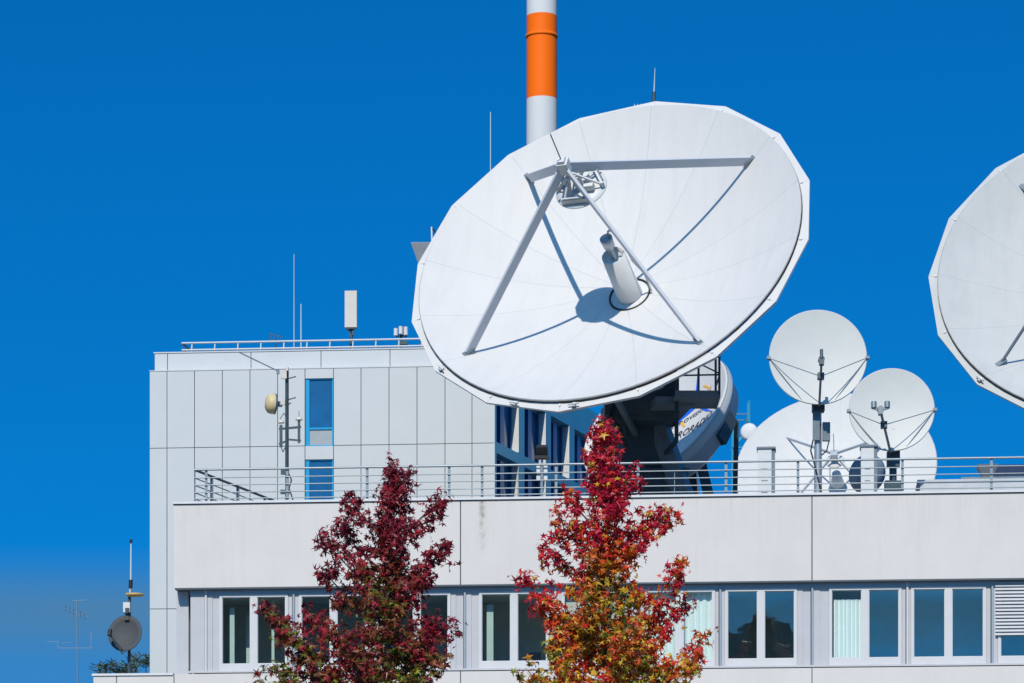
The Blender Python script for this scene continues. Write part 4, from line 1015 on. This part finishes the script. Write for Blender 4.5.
sg(b, 72.5, 600.5, 86, 600, .02); sg(b, 47, 641.5, 58, 642); sg(b, 58, 640, 58, 648, .02); sg(b, 58, 648, 91, 648, .022); sg(b, 91, 632, 91, 648, .022)
sg(b, 62, 643, 73, 642, .012)
b.build('reflector_element', 'rail', t)
b = MB(); sg(b, 63, 607.5, 88, 617.5, .022, 0); sg(b, 69, 617, 88, 613, .018)
for x, y in ((65, 608), (69, 610), (73, 612), (80, 614), (84, 616)): sg(b, x, y - 3.2, x + 1.2, y + 3.4, .015, .4)
b.build('director_element', 'steel_mid', t)

# ================================================================== CHIMNEY
Yc = 200.0; cb = at(541.8, 0, Yc); cb.z = 0; rc = 15.2 / F * Yc
t = thing('chimney', cb, 'tall round chimney banded white and orange behind the big dish', 'chimney')
zo0, zo1 = at(0, 95.5, Yc - rc).z, at(0, 12, Yc - rc).z; bh = zo1 - zo0
zc = 0; k = 0; cuts = [0]
z = zo0
while z > 8: z -= bh
cuts = [0]; 
while z < zo1 + bh * 1.6: cuts.append(z); z += bh
idx0 = min(range(len(cuts)), key=lambda i: abs(cuts[i] - zo0))
for i in range(len(cuts) - 1):
    rr0 = rc * (1 + .5 * max(0, 1 - cuts[i] / 60) * .3); rr1 = rc * (1 + .5 * max(0, 1 - cuts[i + 1] / 60) * .3)
    b = MB(); b.lathe([(rr0, cuts[i]), (rr1, cuts[i + 1])], 40, Matrix.Translation(cb)); b.build('band', 'orange' if (i - idx0) % 2 == 0 else 'chimwhite', t)
zr_ = at(0, 36, Yc).z
b = MB(); b.lathe([(rc, zr_ - .14), (rc + .06, zr_ - .10), (rc + .06, zr_ + .02), (rc, zr_ + .08)], 40, Matrix.Translation(cb)); b.build('collar', 'orange', t)

# ================================================================== TREES
def star_leaf(b, c, n, r, mi, spin):
    n = n.normalized(); a = n.cross(Vector((rnd.random() - .5, rnd.random() - .5, rnd.random() - .5))).normalized(); d = n.cross(a)
    vs = [c + n * r * .10]
    droop = rnd.uniform(.05, .8); fold = rnd.uniform(-.25, .45)
    for i in range(10):
        t = spin + i * math.pi / 5
        rr = r * (rnd.uniform(.9, 1.1) if i % 2 == 0 else .30) * (.72 if i in (4, 6) else 1)
        q = (a * math.cos(t) + d * math.sin(t)) * rr
        vs.append(c + q - n * (rr * droop * (1 if i % 2 == 0 else .5)) + n * fold * abs(math.sin(t - spin)) * rr)
    b.add(vs, [(0, 1 + i, 1 + (i + 1) % 10) for i in range(10)], mi)

def sweetgum(label, Y, trunk_px, top, tips, palette, hue, seed, leaf_r=.086, dens=165):
    global rnd
    rnd = random.Random(seed)
    tp = at(top[0], top[1], Y); bx = at(trunk_px, 0, Y); base = Vector((bx.x, Y, 0))
    root = thing('sweetgum_tree', base, label, 'tree', 'sweetgum trees before the facade')
    def trunk_at(z): f_ = z / tp.z; return Vector((base.x + (tp.x - base.x) * f_ ** 2, Y, z))
    limbs = []
    for (x, y) in tips:
        e = at(x, y, Y); e.x = trunk_at(e.z).x + (e.x - trunk_at(e.z).x) * .93; e.z -= .07; e.y += rnd.uniform(-.35, .35); dx = abs(e.x - trunk_at(e.z).x)
        o = trunk_at(max(2.2, e.z - dx * rnd.uniform(.75, 1.0) - .15)); limbs.append((o, e, 1.0))
    zb = 3.4
    # profile radius from tips
    def prof(z): return max(.10, (tp.z - z) * .40) if z > 7 else max(.5, 2.0 - (7 - z) * .3)
    z = tp.z - .25; k = 0
    while z > zb:
        inframe = z > 6.2
        nn = 3 if inframe else 3
        for q in range(nn):
            a_ = k * 2.4 + q * 2.1 + rnd.uniform(-.4, .4); rad = prof(z) * rnd.uniform(.75, 1.0)
            if abs(math.cos(a_)) > .5: rad *= .62
            e = trunk_at(z) + Vector((math.cos(a_) * rad, math.sin(a_) * rad, rnd.uniform(-.1, .25)))
            o = trunk_at(max(2.0, z - rad * rnd.uniform(.6, .9))); limbs.append((o, e, .8 if inframe else .45))
        z -= .36 if inframe else .5; k += 1
    limbs.append((trunk_at(tp.z - 1.6), tp, 1.25))
    br = MB(); cr = MB(); keys = list(palette)
    for o, e, dn in limbs:
        L_ = (e - o).length; mid = o.lerp(e, .5) + Vector((rnd.uniform(-.05, .05), rnd.uniform(-.05, .05), -.10 * L_))
        n_ = 7; pts = []
        for i in range(n_ + 1):
            s = i / n_; pts.append(o * (1 - s) ** 2 + mid * 2 * s * (1 - s) + e * s * s)
        for i in range(n_): br.tube(pts[i], pts[i + 1], .022 * (1 - i / n_) + .004 + .004 * L_, .022 * (1 - (i + 1) / n_) + .004, 5)
        cnt = int(dens * L_ * dn)
        for q in range(cnt):
            s = rnd.random() ** .8; s = .12 + .88 * s
            p = o * (1 - s) ** 2 + mid * 2 * s * (1 - s) + e * s * s
            sr = (.06 + .20 * math.sin(math.pi * min(1, s * .80 + .12)) ** .8) * (1.0 + .25 * min(L_, 2))
            # short side twigs give clumps
            clump = math.floor(s * L_ / .17); rr_ = random.Random(int(clump * 131 + o.x * 977 + e.z * 313 + (q % 5) * 17))
            off = Vector((rr_.gauss(0, 1), rr_.gauss(0, 1), rr_.gauss(0, 1))).normalized() * sr * rr_.uniform(.35, 1.0)
            off += Vector((rnd.gauss(0, 1), rnd.gauss(0, 1), rnd.gauss(0, 1))) * .055
            c = p + off
            nn_ = (off.normalized() * .8 + Vector((-.1, -.35, .4)) + Vector((rnd.gauss(0, .65), rnd.gauss(0, .65), rnd.gauss(0, .65))))
            inner = 1 - min(1, math.hypot(c.x - trunk_at(c.z).x, c.y - Y) / max(.3, prof(c.z)))
            hz_ = (c.z - 8.0) / (tp.z - 8.0)
            clmp = math.sin(c.x * 3.1 + 1.3 * c.z) + math.sin(c.z * 2.3 - c.x * 1.7 + seed) + .6 * math.sin(c.x * 9 + c.z * 8)
            mi = hue(hz_, inner, clmp, rnd)
            star_leaf(cr, c, nn_, leaf_r * rnd.uniform(.6, 1.35), keys.index(mi), rnd.uniform(0, 6.28))
    cr.build('crown', [LEAF[k_] for k_ in keys], root)
    # trunk
    tr = MB(); n_ = 16
    for i in range(n_):
        za, zb_ = tp.z * i / n_ * .97, tp.z * (i + 1) / n_ * .97
        ra = .15 * (1 - i / n_) + .012; rb = .15 * (1 - (i + 1) / n_) + .012
        tr.tube(trunk_at(za), trunk_at(zb_), ra, rb, 10)
    tr.build('trunk', 'bark', root); br.build('limbs', 'bark', root)
    return root, len(cr.f) // 10

def hue_red(h, inner, cl, r):
    x = h * 1.1 - inner * .22 + cl * .20 + r.gauss(0, .14) - .04
    if r.random() < .05: return 'yellow'
    if x > .58: return r.choice(('crimson', 'red', 'crimson'))
    if x > .36: return r.choice(('red', 'red', 'crimson', 'redorange'))
    if x > .16: return r.choice(('redorange', 'orange', 'red', 'orange'))
    if x > -.04: return r.choice(('orange', 'gold', 'redorange', 'redorange', 'yellow'))
    return r.choice(('orange', 'gold', 'lime', 'redorange', 'olive', 'green', 'yellow'))
def hue_maroon(h, inner, cl, r):
    x = h * 1.0 - inner * .28 + cl * .15 + r.gauss(0, .12)
    if r.random() < .07: return 'ruby'
    if x > .30: return r.choice(('maroon', 'wine', 'wine', 'maroon'))
    if x > .06: return r.choice(('wine', 'brown', 'brown', 'wine'))
    if x > -.14: return r.choice(('brown', 'brown', 'wine', 'olive'))
    return r.choice(('olive', 'green', 'brown', 'olive', 'lime'))
T1 = sweetgum('right sweetgum tree with flame red, orange and yellow leaves', 58, 614, (604, 425),
         [(562, 489), (541.5, 537), (516.6, 573), (518.7, 665), (583, 448), (676, 508), (691, 558), (691, 596), (714, 628), (662, 504), (552, 512), (530, 600), (636, 470), (702, 655), (545, 640), (570, 620), (660, 640), (672, 660), (560, 668)],
         ('crimson', 'red', 'redorange', 'orange', 'gold', 'yellow', 'lime', 'olive', 'green'), hue_red, 11)
T2 = sweetgum('left sweetgum tree with dark wine-red leaves turning olive inside', 57, 380, (393, 464),
         [(411, 466), (446, 489), (453, 537), (459, 618), (449, 653), (345, 494), (320, 538), (316, 562), (254, 601), (279, 671), (243, 677), (430, 560), (335, 520), (270, 620), (300, 605), (292, 650), (335, 640), (438, 612), (420, 660), (320, 672), (262, 665)],
         ('maroon', 'wine', 'ruby', 'brown', 'olive', 'lime', 'green'), hue_maroon, 23, dens=170)
print('leaves', T1[1], T2[1])

# ------------------------------------------------------------------ what the windows look out on (behind the viewpoint)
opp = thing('opposite_building', Vector((-36, -48, 0)), 'dark rendered apartment block across the street, seen only reflected in the windows', 'building')
b = MB(); b.box((-36, -48, 13.5), 52, 14, 27); b.build('wall', 'brick', opp)
b = MB(); b.box((-7.4, -48, 12.4), 5.1, 12, 24.8); b.build('stair_block', 'brick', opp)
for zz in range(3, 26, 4):
    b = MB(); b.box((-36, -40.98, zz), 50, .08, 1.5); b.build('window_band', 'blueglass', opp)
rnd = random.Random(3)
tt = thing('tall_tree', Vector((-4.0, -20, 0)), 'tall dark green tree across the street, seen only reflected in a window', 'tree')
b = MB(); b.tube((-4.0, -20, 0), (-4.0, -20, 19), .4, .06, 10)
for q in range(24):
    a_ = q * 2.4; z = 6 + q * .6; L_ = 4.2 - abs(z - 12) * .28; b.tube((-4.0, -20, z), (-4.0 + math.cos(a_) * L_, -20 + math.sin(a_) * L_, z + L_ * .5), .1, .02, 5)
b.build('trunk', 'bark', tt)
b = MB()
for q in range(5200):
    a_ = rnd.uniform(0, 6.28); z = rnd.uniform(5, 22.5); mx_ = 4.4 * math.sin(max(.05, (22.8 - z) / 18) * 1.5) ** .8 * (1 + .15 * math.sin(a_ * 3 + z)); rr = mx_ * math.sqrt(rnd.random())
    star_leaf(b, Vector((-4.0 + math.cos(a_) * rr, -20 + math.sin(a_) * rr, z)), Vector((rnd.gauss(0, 1), rnd.gauss(0, 1), rnd.gauss(.5, 1))), .32, 0 if rnd.random() < .7 else 1, 0)
b.build('crown', [LEAF['brown'], LEAF['wine']], tt)

# ================================================================== LIGHT AND SKY
SAZ, SEL = R(-12), R(42)
S = Vector((math.sin(SAZ) * math.cos(SEL), -math.cos(SAZ) * math.cos(SEL), math.sin(SEL)))
sd = bpy.data.lights.new('sun', 'SUN'); sd.energy = 4.0; sd.angle = R(.53); sd.color = (1, .93, .81)
so = bpy.data.objects.new('sun', sd); col.objects.link(so); so.rotation_euler = S.to_track_quat('Z', 'Y').to_euler()
w = bpy.data.worlds.new('World'); scene.world = w; w.use_nodes = True
N = w.node_tree.nodes; L = w.node_tree.links; bg = N['Background']; bg.inputs['Strength'].default_value = .115
sk = N.new('ShaderNodeTexSky'); sk.sky_type = 'NISHITA'; sk.sun_disc = False; sk.sun_elevation = SEL
sk.sun_rotation = math.atan2(S.x, S.y)
sk.air_density = 1.0; sk.dust_density = .3; sk.ozone_density = 3.0; sk.altitude = 400
tc = N.new('ShaderNodeTexCoord')
mp = N.new('ShaderNodeVectorMath'); mp.operation = 'ADD'; mp.inputs[1].default_value = (0, 0, .22)
nz = N.new('ShaderNodeVectorMath'); nz.operation = 'NORMALIZE'
L.new(tc.outputs['Generated'], mp.inputs[0]); L.new(mp.outputs[0], nz.inputs[0]); L.new(nz.outputs[0], sk.inputs['Vector'])
hs = N.new('ShaderNodeHueSaturation'); hs.inputs['Saturation'].default_value = 1.35; hs.inputs['Value'].default_value = 1.0
L.new(sk.outputs[0], hs.inputs['Color'])
gm = N.new('ShaderNodeMixRGB'); gm.blend_type = 'MULTIPLY'; gm.inputs['Fac'].default_value = 1; gm.inputs['Color2'].default_value = (.06, 1.0, 1.22, 1)
L.new(hs.outputs[0], gm.inputs['Color1'])
sx = N.new('ShaderNodeSeparateXYZ'); L.new(tc.outputs['Generated'], sx.inputs[0])
gn = math_node(N, L, 'MULTIPLY', math_node(N, L, 'SUBTRACT', sx.outputs[2], .30), 3.0); gn = math_node(N, L, 'MINIMUM', math_node(N, L, 'MAXIMUM', gn, 0.0), 1.0)
tn = N.new('ShaderNodeMixRGB'); tn.inputs['Color1'].default_value = (.05, 1.0, 1.24, 1); tn.inputs['Color2'].default_value = (.75, 1.95, 1.85, 1)
L.new(gn, tn.inputs['Fac']); L.new(tn.outputs[0], gm.inputs['Color2'])
# thin greyish haze band low in the sky
band = math_node(N, L, 'SUBTRACT', 1.0, math_node(N, L, 'DIVIDE', math_node(N, L, 'ABSOLUTE', math_node(N, L, 'SUBTRACT', sx.outputs[2], .129)), .017))
band = math_node(N, L, 'MAXIMUM', band, 0.0)
nn = N.new('ShaderNodeTexNoise'); nn.inputs['Scale'].default_value = 6; nn.inputs['Detail'].default_value = 4
mm = N.new('ShaderNodeMapping'); mm.inputs['Scale'].default_value = (1, 1, 5); L.new(tc.outputs['Generated'], mm.inputs[0]); L.new(mm.outputs[0], nn.inputs['Vector'])
low = math_node(N, L, 'MINIMUM', math_node(N, L, 'MAXIMUM', math_node(N, L, 'MULTIPLY', math_node(N, L, 'SUBTRACT', .14, sx.outputs[2]), 60.0), 0.0), 1.0)
band = math_node(N, L, 'ADD', math_node(N, L, 'MULTIPLY', band, math_node(N, L, 'MULTIPLY', nn.outputs['Fac'], .9)), math_node(N, L, 'MULTIPLY', low, .38))
hz = N.new('ShaderNodeMixRGB'); hz.inputs['Color2'].default_value = (.8, 1.9, 3.05, 1)
L.new(band, hz.inputs['Fac']); L.new(gm.outputs[0], hz.inputs['Color1']); 
L.new(hz.outputs[0], bg.inputs['Color'])

vs = scene.view_settings; vs.view_transform = 'Standard'; vs.look = 'None'; vs.exposure = 0; vs.gamma = 1; vs.use_curve_mapping = False
scene.cycles.max_bounces = 6; scene.cycles.transparent_max_bounces = 12; scene.cycles.diffuse_bounces = 3
